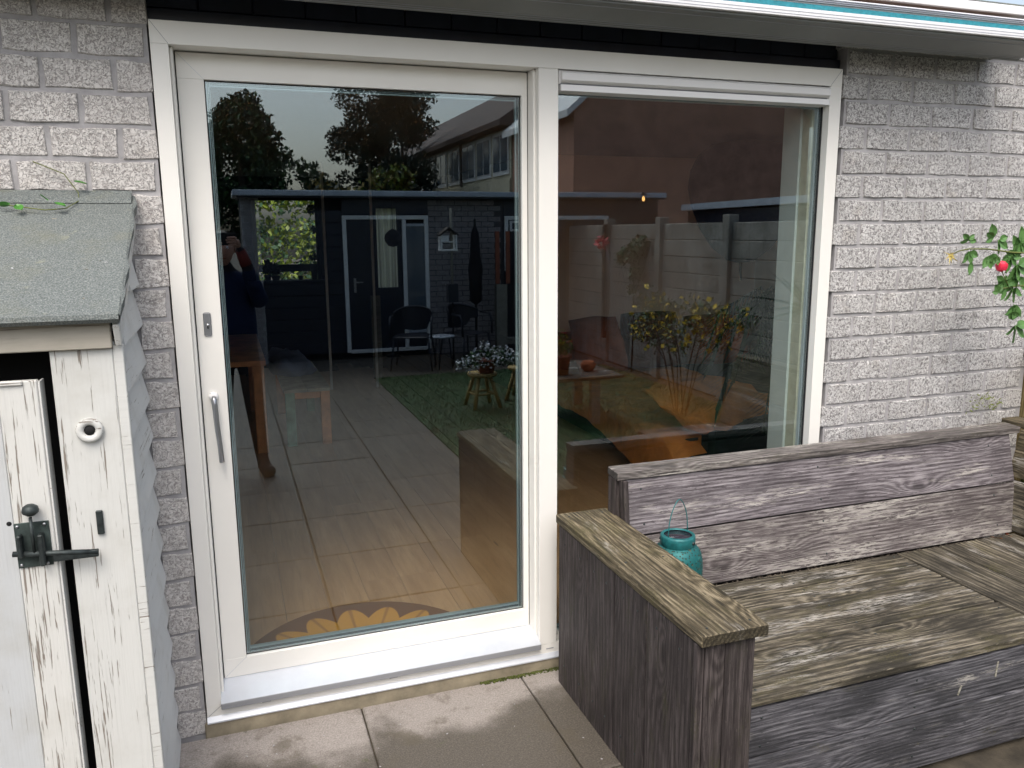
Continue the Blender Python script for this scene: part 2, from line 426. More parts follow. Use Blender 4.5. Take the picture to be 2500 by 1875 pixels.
M['skin'] = simple('skin', (.45, .24, .17), .5, var=.08)
M['hair'] = simple('dark_hair', (.04, .025, .015), .6, var=.3, scale=60)
M['shoe'] = simple('brown_shoe', (.06, .035, .02), .5)
M['knit_red'] = fabric('red_knit_cuff', (.16, .03, .025))
M['tablewood'] = simple('orange_table_wood', (.62, .27, .11), .5, var=.3, scale=9)
M['benchgreen'] = simple('worn_green_paint', (.16, .32, .22), .6, var=.35, scale=12)
M['benchtop'] = simple('green_brown_bench_top', (.36, .35, .27), .5, var=.4, scale=9)
M['inwall'] = simple('brown_interior_wall', (.85, .58, .43), .9, var=.05)
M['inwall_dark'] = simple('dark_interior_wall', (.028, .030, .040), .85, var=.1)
M['inwall_light'] = simple('light_interior_wall', (.72, .68, .60), .9, var=.03)
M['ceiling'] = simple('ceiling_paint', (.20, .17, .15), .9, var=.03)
M['reveal'] = simple('pale_reveal_plaster', (.55, .62, .60), .8, var=.03)
M['curtain'] = simple('pale_curtain', (.55, .56, .44), .9, var=.15, scale=20)
M['wicker'] = simple('dark_wicker', (.028, .018, .014), .8, var=.4, scale=40, bs=.5)
M['dgrey'] = simple('grey_fascia_metal', (.46, .50, .56), .5, .1)
M['chairblack'] = simple('black_chair_plastic', (.012, .014, .024), .45)
M['lampglow'] = NT('warm_bulb').m
def emis(name, c, s):
    t = NT(name); e = t.n('Emission', Color=col(c), Strength=s); t.t.links.new(e.outputs[0], t.out.inputs[0]); return t.m
M['lampglow'] = emis('warm_bulb_glow', (1, .45, .12), 6)
def glass(name, refl=.10, tint=(.95, .975, .97)):
    t = NT(name)
    fc = t.n('LayerWeight', Blend=.5).outputs['Facing']
    f = t.math('ADD', t.math('MULTIPLY', t.math('POWER', fc, 5.), 1-refl), refl, clamp=True)
    tr = t.n('BsdfTransparent', Color=col(tint)); gl = t.n('BsdfGlossy', Color=(.80, .92, 1, 1), Roughness=0.0)
    mx = t.n('MixShader', i0=f, i1=tr.outputs[0], i2=gl.outputs[0])
    t.t.links.new(mx.outputs[0], t.out.inputs[0]); return t.m
M['glass'] = glass('double_glazing_glass', .125)
M['glass2'] = glass('plain_window_glass', .02, (.97, .97, .97))
def lantern_mat():
    t = NT('turquoise_pierced_metal'); co = t.n('TexCoord').outputs['Object']
    a = t.n('TexVoronoi', Vector=co, Scale=105.).outputs['Distance']
    holes = t.step(a, .35, .22)
    n = t.noise(co, 45, 4, .7)
    c_ = t.mix(t.step(n, .55, .75), (.012, .13, .13), (.05, .25, .235))
    c_ = t.mix(holes, c_, (.03, .05, .035))
    c_ = t.mix(t.math('MULTIPLY', t.step(n, .40, .30), .7), c_, (.12, .10, .035))
    return t.done(c_, .5, .3, t.bump(t.math('MULTIPLY', holes, -1.), .8, .003), .5)
M['lantern'] = lantern_mat()
M['turq'] = simple('turquoise_paint', (.018, .15, .155), .45, .2, var=.3, scale=50)
M['solar'] = simple('solar_panel_lid', (.03, .025, .035), .15, var=.3, scale=60)

# ------------------------------------------------ scatter helper
def leaves(name, centers, n, size, mats, parent=None, aspect=.6, flat=0., rnd=None, **k):
    """many small leaf-shaped faces about (x, y, z, radius) centres"""
    rnd = rnd or random
    vs, fs, mi = [], [], []
    tot = sum(c_[3]**2 for c_ in centers)
    for cx, cy, cz, cr in centers:
        for _ in range(max(3, int(n*cr*cr/tot))):
            th = rnd.uniform(0, 2*math.pi); u = rnd.uniform(-1, 1); q = math.sqrt(1-u*u); rr = cr*rnd.uniform(.45, 1.06)
            p = Vector((cx+rr*q*math.cos(th), cy+rr*q*math.sin(th), cz+rr*u*.85))
            e = Euler((rnd.uniform(-1.3, 1.3), rnd.uniform(-1.3, 1.3)*(1-flat), rnd.uniform(0, 6.28))).to_matrix()
            s_ = size*rnd.uniform(.6, 1.4); b = len(vs)
            for x_, y_ in ((-s_, 0), (0, -s_*aspect), (s_, 0), (0, s_*aspect)): vs.append(p + e @ Vector((x_, y_, 0)))
            fs.append((b, b+1, b+2, b+3)); mi.append(rnd.randrange(len(mats)))
    me = bpy.data.meshes.new(name); me.from_pydata([tuple(v) for v in vs], [], fs)
    for m in mats: me.materials.append(m)
    me.polygons.foreach_set('material_index', mi)
    return tag(link(name, me, parent), **k)

# ------------------------------------------------ ground, paving, lawn
bx('ground', M['soil'], None, -60, 80, -120, 60, -.40, -.12, kind='structure')
paving = empty('paving', (0, 0, 0), kind='structure')
_t = {}
TS = .645
for i in range(-3, 8):
    for j in range(0, 14):
        x0 = -.745 + TS*(i+1) + 0.0; y1 = -.016 - TS*j
        if x0 > 1.75 and y1 > -6.3: continue
        me = _t.get('t')
        if not me:
            me = B().box(-TS/2+.003, TS/2-.003, -TS/2+.003, TS/2-.003, -.05, 0, .004).mesh('paving_tile'); me.materials.append(M['paver']); _t['t'] = me
        link('paving_tile', me, paving, (x0+TS/2, y1-TS/2, random.uniform(-.0015, .001)), (random.uniform(-.002, .002), random.uniform(-.002, .002), 0))
bx('joint_sand', M['soil'], paving, -2.9, 6.0, -9.2, -.012, -.06, -.012)
# strip of side slabs under the bench and over to the fence
for k in range(5):
    bx('paving_tile', M['paver'], paving, 1.19+TS*0+.003+k*.0, 1.19+TS-.003, -.66-TS*(k+1)-.0, -.66-TS*k-.006, -.05, .001) if False else None
lawn = bx('lawn', M['grass'], None, 1.838, 4.9, -6.80, -1.30, -.05, .006, kind='structure')
def grass_blades():
    vs, fs = [], []
    for _ in range(26000):
        x, y = random.uniform(1.84, 4.9), random.uniform(-6.8, -1.3); h = random.uniform(.012, .035); a = random.uniform(0, 6.28)
        dx, dy = math.cos(a)*.004, math.sin(a)*.004; b = len(vs); lx, ly = random.uniform(-.012, .012), random.uniform(-.012, .012)
        vs += [(x-dx, y-dy, .005), (x+dx, y+dy, .005), (x+lx, y+ly, .005+h)]; fs.append((b, b+1, b+2))
    me = bpy.data.meshes.new('grass'); me.from_pydata(vs, [], fs); me.materials.append(M['grass'])
    tag(link('grass', me), 'short green lawn grass reflected in the door glass', 'grass', kind='stuff')
grass_blades()

# ------------------------------------------------ house walls of rough grey brick
def brick_mesh(seed, mat, L=.224, H=.089, D=.10, hd=.004):
    rnd = random.Random(seed); pts = []
    hx, hz = L/2, H/2; j = lambda a=.0032: rnd.uniform(-a, a)
    for x_, z_ in ((-1, -1), (-.4, -1), (.3, -1), (1, -1), (1, .0), (1, 1), (.35, 1), (-.3, 1), (-1, 1), (-1, .1)):
        pts.append((x_*hx+j(), z_*hz+j()))
    bm = bmesh.new()
    back = [bm.verts.new((x_, D, z_)) for x_, z_ in pts]
    mid = [bm.verts.new((x_, hd, z_)) for x_, z_ in pts]
    fr = [bm.verts.new((x_*.978, j(.0015), z_*.94)) for x_, z_ in pts]
    n = len(pts)
    for a, b in ((back, mid), (mid, fr)):
        for i in range(n): bm.faces.new((a[i], b[i], b[(i+1) % n], a[(i+1) % n]))
    bm.faces.new(fr[::-1]); bm.normal_update()
    bmesh.ops.recalc_face_normals(bm, faces=bm.faces)
    me = bpy.data.meshes.new('brick'); bm.to_mesh(me); bm.free(); me.materials.append(mat); return me
def brick_field(parent, meshes, pitch, L, x_lo, x_hi, first, rows, mat, right_edge=None, skip=None):
    """rows of bricks; 'first' = centre x of one upright joint in even rows"""
    for r_ in rows:
        zc = 2.45 - .1*r_
        off = first - (pitch/2 if r_ % 2 else 0)
        k0 = math.floor((x_lo-off)/pitch)-1
        for k in range(k0, k0+60):
            a = off+k*pitch+.008; b = off+(k+1)*pitch-.008
            a2, b2 = max(a, x_lo), min(b, x_hi)
            if b2-a2 < .03: continue
            if skip and skip((a2+b2)/2, zc): continue
            full = abs((b2-a2)-(b-a)) < .003
            if full:
                me = random.choice(meshes); o = link('brick', me, parent, ((a+b)/2, random.uniform(-.0025, .0015), zc), (random.uniform(-.006, .006), random.uniform(-.004, .004), random.uniform(-.006, .006)))
            else:
                key = (round(b2-a2, 2), mat.name)
                if key not in _t: _t[key] = brick_mesh(len(_t), mat, L=b2-a2)
                link('brick', _t[key], parent, ((a2+b2)/2, random.uniform(-.002, .001), zc))
wall_r = empty('brick_wall', (2.62, 0, 0), label='rough pale grey brick wall to the right of the window, behind the bench', cat='wall')
wall_r.location = (0, 0, 0)
bx('mortar', M['mortar'], wall_r, 2.645, 3.85, .0055, .12, -.1, 2.70)
RP = .2336
mr = [brick_mesh(i, M['brick'], L=RP-.018, H=.086) for i in range(6)]
brick_field(wall_r, mr, RP, RP-.018, 2.627, 3.83, 2.8804, range(-2, 25), M['brick'])
wall_l = empty('brick_wall', label='pebbly grey brick wall left of the sliding door, above the little shed', cat='wall')
bx('mortar', M['mortar'], wall_l, -3.2, -.006, .0055, .12, -.1, 2.70)
LP = .198
ml = [brick_mesh(20+i, M['brickL'], L=LP-.014, H=.086) for i in range(6)]
brick_field(wall_l, ml, LP, LP-.014, -1.15, -.005, -.109, range(-2, 25), M['brickL'], skip=lambda x, z: z < 1.70 and x < -.32)
for r_ in range(-2, 1):   # brick return beside the recessed cladding
    pass
# dark cladding above the frame
cl = empty('wall_cladding', label='dark navy cladding strip above the door frame under the awning', cat='cladding')
x = -.02
while x < 2.62:
    x1 = min(x+.166, 2.640)
    bx('panel', M['clad'], cl, x+.002, x1-.002, .055, .075, 2.468, 2.70, .002); x = x1
bx('lower_board', M['clad'], cl, -.02, 2.640, .040, .075, 2.424, 2.4635, .002)
bx('backing', M['cladline'], cl, -.02, 2.640, .0755, .11, 2.424, 2.70)
# roof edge over all, closes the view between awning and sky
roof = empty('flat_roof_edge', label='white roof edge trim above the awning at the top right corner', cat='roof edge')
bx('gutter', M['fascia_white'], roof, -3.2, 4.3, -.13, -.0225, 2.655, 2.692, .004)
bx('soffit', M['brown_gap'], roof, -3.2, 4.3, -.0222, .0, 2.640, 2.699)
bx('roof_deck', M['felt'], roof, -3.2, 5.9, -.02, 9.2, 2.702, 2.735)

# ------------------------------------------------ door and window frame
fr = empty('sliding_door_frame', label='wide cream door frame holding the sliding door and the fixed window', cat='door frame')
D0 = .13
bx('side_post', M['frame'], fr, 0, .052, 0, D0, .105, 2.351, .0008)
bx('side_post', M['frame'], fr, 2.565, 2.622, 0, D0, .105, 2.351, .0008)
bx('head_rail', M['frame'], fr, 0, 2.622, 0, D0, 2.3512, 2.420, .0008)
bx('bottom_rail', M['frame'], fr, 0, 2.622, .001, D0, .062, .1048, .0008)
bx('mullion', M['frame'], fr, 1.28, 1.357, 0, D0, .105, 2.351, .002)
bx('inner_bead', M['frame'], fr, .0522, .062, .030, D0, .106, 2.350, .002)
bx('inner_bead', M['frame'], fr, 1.270, 1.2798, .030, D0, .106, 2.350, .002)
B().prism([(-.016, .047), (-.016, .052), (.0, .066), (.10, .066), (.10, .047)], 0, 2.622).make('drip_sill', M['alu'], fr)
for xs in (.19, .66, 1.31): bx('drain_slot', M['alu_dark'], fr, xs, xs+.032, -.0012, .004, .084, .0865)
B().prism([(-.022, .118), (-.022, .122), (.088, .158), (.12, .158), (.12, .106), (-.0, .106)], .050, 1.2795).make('sloping_sill', M['alu'], fr)
bx('sill_nose', M['alu_dark'], fr, .0505, 1.279, -.0235, -.0205, .099, .1215, .001)
bx('threshold_step', M['threshold'], fr, -.01, 2.63, -.010, .12, -.06, .0465, .004)
# mitre lines
for xa, za, xb, zb in ((.002, 2.4185, .052, 2.352), (2.6205, 2.4185, 2.5655, 2.352), (.002, .066, .052, .105)):
    v = Vector((xb-xa, 0, zb-za)); L = v.length
    B().box(-L/2, L/2, -.0006, .0004, -.0006, .0006).make('mitre_joint', M['alu_dark'], fr, ((xa+xb)/2, 0, (za+zb)/2), (0, -math.atan2(zb-za, xb-xa), 0))
# sliding sash
sd = empty('sliding_door', label='cream framed sliding glass door with a long grey lever handle', cat='door')
Y0, Y1, G = .085, .128, .105
bx('stile', M['frame'], sd, .066, .147, Y0, Y1, .231, 2.266, .0008)
bx('stile', M['frame'], sd, 1.245, 1.2665, Y0, Y1, .231, 2.266, .0008)
bx('top_rail', M['frame'], sd, .066, 1.2665, Y0, Y1, 2.2662, 2.347, .0008)
bx('bottom_rail', M['frame'], sd, .066, 1.2665, Y0, Y1, .159, .2308, .0008)
bx('black_seal', M['rubber'], sd, .0625, .0655, Y0+.008, Y1, .158, 2.350)
bx('black_seal', M['rubber'], sd, 1.2668, 1.2698, Y0+.004, Y1, .158, 2.350)
for (a, b, c_, d) in ((.147, .1500, .231, 2.266), (1.242, 1.245, .231, 2.266), (.147, 1.245, 2.263, 2.266), (.147, 1.245, .231, .234)):
    bx('glazing_bead', M['rubber'], sd, a+.0003, b-.0003 if b-a > .01 else b, G-.004, G-.0005, c_, d)
bx('glass_pane', M['glass'], sd, .1503, 1.2417, G, G+.001, .2343, 2.2627)
def spacers(par, x0, x1, z0, z1, y):
    s_ = .013
    for a, b, c_, d in ((x0, x0+s_, z0, z1), (x1-s_, x1, z0, z1), (x0+s_, x1-s_, z1-s_, z1), (x0+s_, x1-s_, z0, z0+s_+.006)):
        bx('spacer_bar', M['spacer'], par, a, b, y+.006, y+.020, c_, d)
        for q in (.35, .7):
            if d-c_ > x1-x0 or b-a < .02: bx('spacer_line', M['rubber'], par, a+s_*q, a+s_*q+.002, y+.0045, y+.0058, c_, d)
            else: bx('spacer_line', M['rubber'], par, a, b, y+.0045, y+.0058, c_+s_*q, c_+s_*q+.002)
spacers(sd, .151, 1.241, .235, 2.262, G)
for xa, za, xb, zb in ((.067, 2.3465, .147, 2.2665), (.067, .160, .147, .2305)):
    v = Vector((xb-xa, 0, zb-za)); L = v.length
    B().box(-L/2, L/2, -.0004, .0003, -.0004, .0004).make('mitre_joint', M['dgrey'], sd, ((xa+xb)/2, Y0, (za+zb)/2), (0, -math.atan2(zb-za, xb-xa), 0))
# handle and lock
hd = B(); hd.box(-.011, .011, -.006, 0, -.032, .032, .004)
hx = .101
B().box(-.0125, .0125, -.007, 0, -.0405, .0405, .0045).make('lock_plate', M['steel'], sd, (hx, Y0-.0003, 1.471))
B().lathe([(0, -.004), (.0062, -.004), (.0062, .002), (0, .002)], seg=14, M=Matrix.Rotation(-math.pi/2, 4, 'X')).make('lock_cylinder', M['chrome'], sd, (hx+.001, Y0-.008, 1.468))
B().box(-.002, .002, -.006, 0, -.006, .004).make('keyway', M['black'], sd, (hx+.001, Y0-.0085, 1.463))
h = B(); h.lathe([(0, -.020), (.012, -.020), (.0155, -.012), (.0155, .002), (0, .002)], seg=20, M=Matrix.Rotation(-math.pi/2, 4, 'X') @ Matrix.Translation((0, 0, .0)))
h.make('handle_rose', M['white'], sd, (.103, Y0-.003, 1.222))
h = B(); h.tube([(0, .0, .0), (0, -.034, 0)], .0085, 12); h.tube([(0, -.030, .010), (0, -.036, .0), (.001, -.038, -.02), (.004, -.038, -.10), (.0085, -.037, -.165), (.0105, -.036, -.222)], .0095, 10, taper=[.7, 1, 1, .95, .9, .92])
h.make('lever_handle', M['steel'], sd, (.104, Y0-.002, 1.215))
# fixed window
fw = empty('fixed_window', label='fixed glass window with a white ventilation strip, right of the mullion', cat='window')
GR = .045
bx('glass_pane', M['glass'], fw, 1.3605, 2.562, GR, GR+.001, .135, 2.285)
bx('bottom_bead', M['frame'], fw, 1.3575, 2.5645, .022, .09, .1052, .134, .002)
bx('side_seal', M['rubber'], fw, 2.560, 2.5645, GR-.008, GR-.0005, .135, 2.272)
bx('side_seal', M['rubber'], fw, 1.3573, 1.3605, GR-.008, GR-.0005, .135, 2.272)
spacers(fw, 1.3612, 2.5612, .136, 2.279, GR)
vg = B(); vg.prism([(.004, 2.3465), (-.016, 2.336), (-.016, 2.312), (.0, 2.304), (.05, 2.304), (.05, 2.3465)], 1.3655, 2.5555)
vg.make('vent_strip', M['white'], fw)
vg = B(); vg.prism([(-.004, 2.2975), (-.006, 2.276), (.044, 2.272), (.044, 2.2975)], 1.3655, 2.5585); vg.make('vent_lower_lip', M['white'], fw)
bx('vent_gap', M['alu_dark'], fw, 1.364, 2.560, .008, .04, 2.2980, 2.3036)
bx('vent_end_cap', M['white'], fw, 2.5562, 2.5630, -.006, .044, 2.273, 2.346, .002)
bx('vent_end_cap', M['white'], fw, 1.3590, 1.3650, -.004, .044, 2.300, 2.346, .002)

# ------------------------------------------------ awning
aw = empty('awning', label='closed awning with grey housing and a white valance with teal stripe', cat='awning')
AX0, AX1 = -1.2, 3.40
B().prism([(.0, 2.532), (-.150, 2.468), (-.158, 2.474), (-.285, 2.508), (-.285, 2.515), (.0, 2.58)], AX0, AX1).make('housing', M['cassette'], aw)
for k in range(3):
    yy = -.150-.010*k-.004; zz = 2.4695+.0036*k+.002
    B().box(AX0, AX1-.001, yy-.0012, yy+.0012, zz-.0008, zz+.0006).make('housing_rib', M['alu_dark'], aw)
B().box(AX0, AX1-.001, -.262, -.259, 2.500, 2.5022).make('housing_rib', M['alu_dark'], aw)
for k, (za, zb, m) in enumerate(((2.5160, 2.5460, 'awn_white'), (2.5463, 2.5635, 'teal'), (2.5638, 2.5900, 'awn_white'))):
    B().box(AX0, AX1+.035, -.300+.003*k, -.262, za, zb, .0015).make('valance_'+('stripe' if m == 'teal' else 'band'), M[m], aw)
for za in (2.524, 2.534, 2.570, 2.576, 2.583): B().box(AX0, AX1+.034, -.3012, -.2990 if za < 2.55 else -.2935, za, za+.0012).make('valance_groove', M['dgrey'], aw)
bx('housing_back_rail', M['brown_gap'], aw, AX0, AX1, -.22, -.02, 2.585, 2.612)
bx('end_cap', M['cassette'], aw, AX1+.0005, AX1+.010, -.278, -.002, 2.500, 2.575, .003)

# ------------------------------------------------ little white shed on the left
sh = empty('garden_shed', label='small white wooden shed with peeling paint and grey felt roof by the door', cat='shed')
XS, YF = -.112, -.600
# felt roof
rf = B(); zt, zb, yb = 1.893, 1.583, -.665
rf.prism([(.0, zt), (.0, zt-.022), (yb+.004, zb-.022), (yb-.006, zb-.012), (yb-.004, zb)], -1.7, -.084)
ro = rf.make('roof', M['felt'], sh)
ed = B(); N_ = 14
pts = []
for i in range(N_+1):
    t_ = i/N_; y_ = -.004+(yb+.0)*t_; z_ = zt+(zb-zt)*t_
    pts.append((y_, z_, random.uniform(-.004, .004)))
for i in range(N_):
    a, b = pts[i], pts[i+1]
    ed.quad((-.0838, a[0], a[1]+.001), (-.0838, b[0], b[1]+.001), (-.076+b[2], b[0], b[1]-.004), (-.076+a[2], a[0], a[1]-.004))
    ed.quad((-.076+a[2], a[0], a[1]-.004), (-.076+b[2], b[0], b[1]-.004), (-.080+b[2], b[0]-.002, b[1]-.030-abs(b[2])), (-.080+a[2], a[0]-.002, a[1]-.030-abs(a[2])))
ed.make('folded_edge', M['felt'], ro)
# wall upstand flashing of the felt
B().prism([(-.060, 1.868), (-.045, 1.884), (-.012, 1.902), (-.006, 1.908), (-.0042, 1.908), (-.0042, 1.86)], -1.7, -.088).make('flashing', M['felt'], ro)
for q in range(9):
    yq = random.uniform(-.6, -.15); B().box(-.006, .006, -.002, .002, 0, .0012).make('debris', M['petalw'] if q < 3 else M['post_grey'], ro, (random.uniform(-.5, -.12), yq, zt+(zb-zt)*yq/yb+.0005), (.43, 0, random.uniform(0, 3)))
plank('beam', M['peel_beam'], sh, (-1.7, YF-.014, 1.532), (XS+.002, YF-.014, 1.532), .076, .026, up=(0, -1, 0))
# barge board end under the roof edge (side)
a_ = Vector((XS+.018, -.640, 1.527)); b_ = Vector((XS+.018, -.01, 1.828))
plank('barge_board', M['peel_soft'], sh, a_, b_, .060, .016, up=(1, 0, 0))
# corner post (wide board) and side clapboards
plank('corner_board', M['peel_soft'], sh, (-.1825, YF, 0.0), (-.1825, YF, 1.493), .141, .022, up=(0, -1, 0))
bx('corner_trim', M['peel_soft'], sh, -.1115, -.0875, YF-.010, YF+.016, 0, 1.50, .002)
plank('jamb_board', M['peel_grey'], sh, (-.2560, YF+.03, 0), (-.2560, YF+.03, 1.493), .022, .05, up=(0, -1, 0)) if False else None
k = 0; z = .0
CP = .124
while z < 1.72:
    zc = z+CP/2
    # board length limited by the sloping roof
    ymin = -.585
    zroof = lambda y: 1.871+(1.561-1.871)*(y/-.66)
    if z+CP > 1.55: ymin = max(-.585, -(1.86-(z+CP))/(.31)*.66)
    if ymin > -.05: break
    B().prism([(XS-.006, z+CP+.012), (XS+.021, z+.004), (XS+.021, z), (XS+.000, z-.0), (XS-.012, z+CP+.012)][::1], ymin, -.006, axis='y').make('clapboard', M['peel_side'], sh)
    z += CP
    k += 1
# recolour boards: they run along y, so turn them
for o in [c_ for c_ in sh.children if c_.name.startswith('clapboard')]:
    me = o.data
    T = Matrix.Rotation(math.pi/2, 4, 'Z'); me.transform(T); o.matrix_local = T.inverted()
# black block, its colour stands in for the shade inside the shed
bx('inner_dark_block', M['black'], sh, -1.6, XS-.018, -.30, -.03, 0, 1.60)
# door standing ajar: boards with a batten, latch bolt
dr = empty('door'); dr.parent = sh
for (xa, xb, dz, m, yy) in ((-.372, -.2835, 0, 'peel', YF-.012), (-.520, -.374, -.006, 'peel_grey', YF+.006), (-.672, -.523, .0, 'peel_grey', YF+.006), (-.822, -.675, .0, 'peel_grey', YF+.006), (-.975, -.825, 0, 'peel_grey', YF+.006)):
    plank('board', M[m], dr, ((xa+xb)/2, yy, .02), ((xa+xb)/2, yy, 1.424+dz), xb-xa-.002, .022, up=(0, -1, 0))
plank('top_strip', M['peel'], dr, (-.372, YF-.026, 1.420), (-.315, YF-.026, 1.420), .012, .008, up=(0, -1, 0))
bx('stile_edge', M['peel_soft'], dr, -.2833, -.279, YF-.022, YF+.03, .02, 1.42)
# latch bolt
la = empty('slide_bolt'); la.parent = dr
bx('plate', M['iron2'], la, -.372, -.294, YF-.0275, YF-.0235, .948, 1.066, .001)
B().tube([(-.378, YF-.040, .992), (-.187, YF-.040, .972)], .0075, 8).make('rod', M['iron'], la)
bx('flat_bar', M['iron'], la, -.290, -.187, YF-.046, YF-.034, .961, .979, .001)
bx('staple', M['iron'], la, -.364, -.354, YF-.052, YF-.0278, .982, 1.040, .003)
bx('staple', M['iron'], la, -.319, -.306, YF-.054, YF-.0278, .955, 1.038, .003)
B().tube([(-.330, YF-.042, .985), (-.329, YF-.046, 1.085)], .004, 8).make('stalk', M['iron'], la)
B().lathe([(0, -.0145), (.010, -.013), (.0185, -.006), (.0195, 0), (.017, .009), (.009, .0145), (0, .016)], seg=18).make('knob', M['iron'], la, (-.327, YF-.046, 1.103))
for xx, zz in ((-.364, 1.058), (-.304, 1.058), (-.364, .956), (-.306, .954)):
    B().lathe([(0, -.002), (.004, -.001), (.004, .001), (0, .001)], seg=10, M=Matrix.Rotation(-math.pi/2, 4, 'X')).make('screw', M['steel'], la, (xx, YF-.0285, zz))
bx('keeper', M['iron'], sh, -.188, -.172, YF-.020, YF-.0112, 1.010, 1.074, .002)
B().lathe([(.0, .002), (.013, .002), (.016, -.006), (.027, -.008), (.0315, -.003), (.0315, .004), (.029, .008), (0, .008)], seg=28, M=Matrix.Rotation(-math.pi/2, 4, 'X')).make('round_vent', M['peel_soft'], sh, (-.181, YF-.019, 1.288))
B().lathe([(0, 0), (.0125, 0), (.0125, .002), (0, .002)], seg=18, M=Matrix.Rotation(-math.pi/2, 4, 'X')).make('vent_hole', M['black'], sh, (-.181, YF-.0215, 1.288))
for xx, zz in ((-.386, 1.061), ):
    B().lathe([(0, 0), (.006, 0), (.006, .002), (0, .002)], seg=12, M=Matrix.Rotation(-math.pi/2, 4, 'X')).make('hole', M['black'], dr, (xx, YF-.0055, zz))
# creeping plant on the roof
cr = B(); P_ = [(-.35, -.02, 1.99), (-.27, -.02, 1.955), (-.235, -.03, 1.90), (-.232, -.05, 1.875), (-.26, -.12, 1.850), (-.31, -.14, 1.845), (-.38, -.12, 1.855), (-.5, -.08, 1.873)]
cr.tube(P_, .0016, 6)
cre = cr.make('creeper', M['stem'], None, label='thin green creeper with five leaves trailing over the shed roof', cat='plant')
def leaf_mesh(mat, L=.03, Wd=.018):
    bm = bmesh.new(); prof = [(0, 0), (.25, .8), (.5, 1), (.75, .75), (1, 0)]
    up = [bm.verts.new((L*t, Wd/2*s_, .0)) for t, s_ in prof]; ce = [bm.verts.new((L*t, 0, -.14*Wd)) for t, s_ in prof]; dn = [bm.verts.new((L*t, -Wd/2*s_, .0)) for t, s_ in prof]
    for i in range(4):
        for A, D_ in ((up, ce), (ce, dn)):
            try: bm.faces.new([v for v in (A[i], D_[i], D_[i+1], A[i+1])])
            except ValueError: pass
    bmesh.ops.remove_doubles(bm, verts=bm.verts, dist=1e-5)
    me = bpy.data.meshes.new('leaf'); bm.to_mesh(me); bm.free(); me.materials.append(mat); return me
M['leafb'] = simple('fresh_leaf', (.06, .22, .03), .4, var=.25, scale=30)
M['leafr'] = simple('rose_leaf', (.085, .19, .05), .45, var=.35, scale=25)
lm1 = leaf_mesh(M['leafb'], .034, .026); lm2 = leaf_mesh(M['leafr'], .055, .034); lm3 = leaf_mesh(M['leafr'], .038, .022)
for (p, r_) in (((-.24, -.04, 1.935), (.3, .2, .4)), ((-.30, -.13, 1.875), (.5, -.5, 2.4)), ((-.285, -.13, 1.868), (.2, .3, -.4)), ((-.40, -.125, 1.865), (.6, .2, 3.0)), ((-.385, -.13, 1.862), (.4, .5, -.9))):
    link('leaf', lm1, cre, p, r_)

# ------------------------------------------------ L-shaped timber bench
be = empty('garden_bench', label='large weathered grey timber corner bench with mossy seat and wide armrest', cat='bench')
# arm
plank('arm_top', M['woodarm'], be, (1.4225, -1.118, .679), (1.4225, -.088, .679), .216, .035, up=(0, 0, 1), bev=.003)
ys = [-.110, -.372, -.590, -.808, -1.072]
for a, b in zip(ys, ys[1:]):
    plank('side_board', M['woodside'], be, (1.332, (a+b)/2, -.0), (1.332, (a+b)/2, .6605), abs(a-b)-.0045, .028, up=(-1, 0, 0), bev=.002)
plank('corner_trim', M['woodside'], be, (1.327, -1.0845, 0), (1.327, -1.0845, .6605), .023, .024, up=(0, -1, 0))
plank('end_board', M['woodside'], be, (1.3715, -1.086, 0), (1.3715, -1.086, .6605), .063, .026, up=(0, -1, 0))
plank('end_board', M['woodside'], be, (1.4530, -1.086, 0), (1.4530, -1.086, .6605), .096, .026, up=(0, -1, 0))
plank('inner_board', M['woodside'], be, (1.506, -.6, .02), (1.506, -.6, .655), .93, .014, up=(1, 0, 0))
# seat, long part: boards along x; corner part: boards along y
for a, b in ((-.302, -.426), (-.4275, -.546), (-.5475, -.786), (-.7875, -1.028)):
    plank('seat_board', M['woodseat'], be, (1.514, (a+b)/2, .388), (2.806, (a+b)/2, .388), abs(a-b)-.007, .026)
for a, b in ((2.814, 3.040), (3.042, 3.270), (3.272, 3.50)):
    plank('seat_board', M['woodseat'], be, ((a+b)/2, -1.95, .388), ((a+b)/2, -.302, .388), b-a-.005, .026)
# front boards
plank('front_board', M['woodfront'], be, (1.502, -1.004, .283), (2.80, -1.004, .283), .160, .026, up=(0, -1, 0))
plank('front_board', M['woodfront'], be, (1.502, -1.012, .104), (2.80, -1.012, .104), .188, .026, up=(0, -1, 0))
plank('front_board', M['woodfront'], be, (2.800, -1.95, .288), (2.800, -1.03, .288), .158, .026, up=(-1, 0, 0))
plank('front_board', M['woodfront'], be, (2.800, -1.95, .106), (2.800, -1.03, .106), .190, .026, up=(-1, 0, 0))
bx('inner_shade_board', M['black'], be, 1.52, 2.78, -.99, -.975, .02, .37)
# chipped pale marks on the front boards
for xx, zz, rz, L in ((2.39, .255, .35, .035), (2.55, .30, .10, .055)):
    B().box(-.004, .004, -.0008, .0006, -L/2, L/2).make('pale_scratch', M['post_grey'], be, (xx, -1.0178, zz), (0, rz, 0))
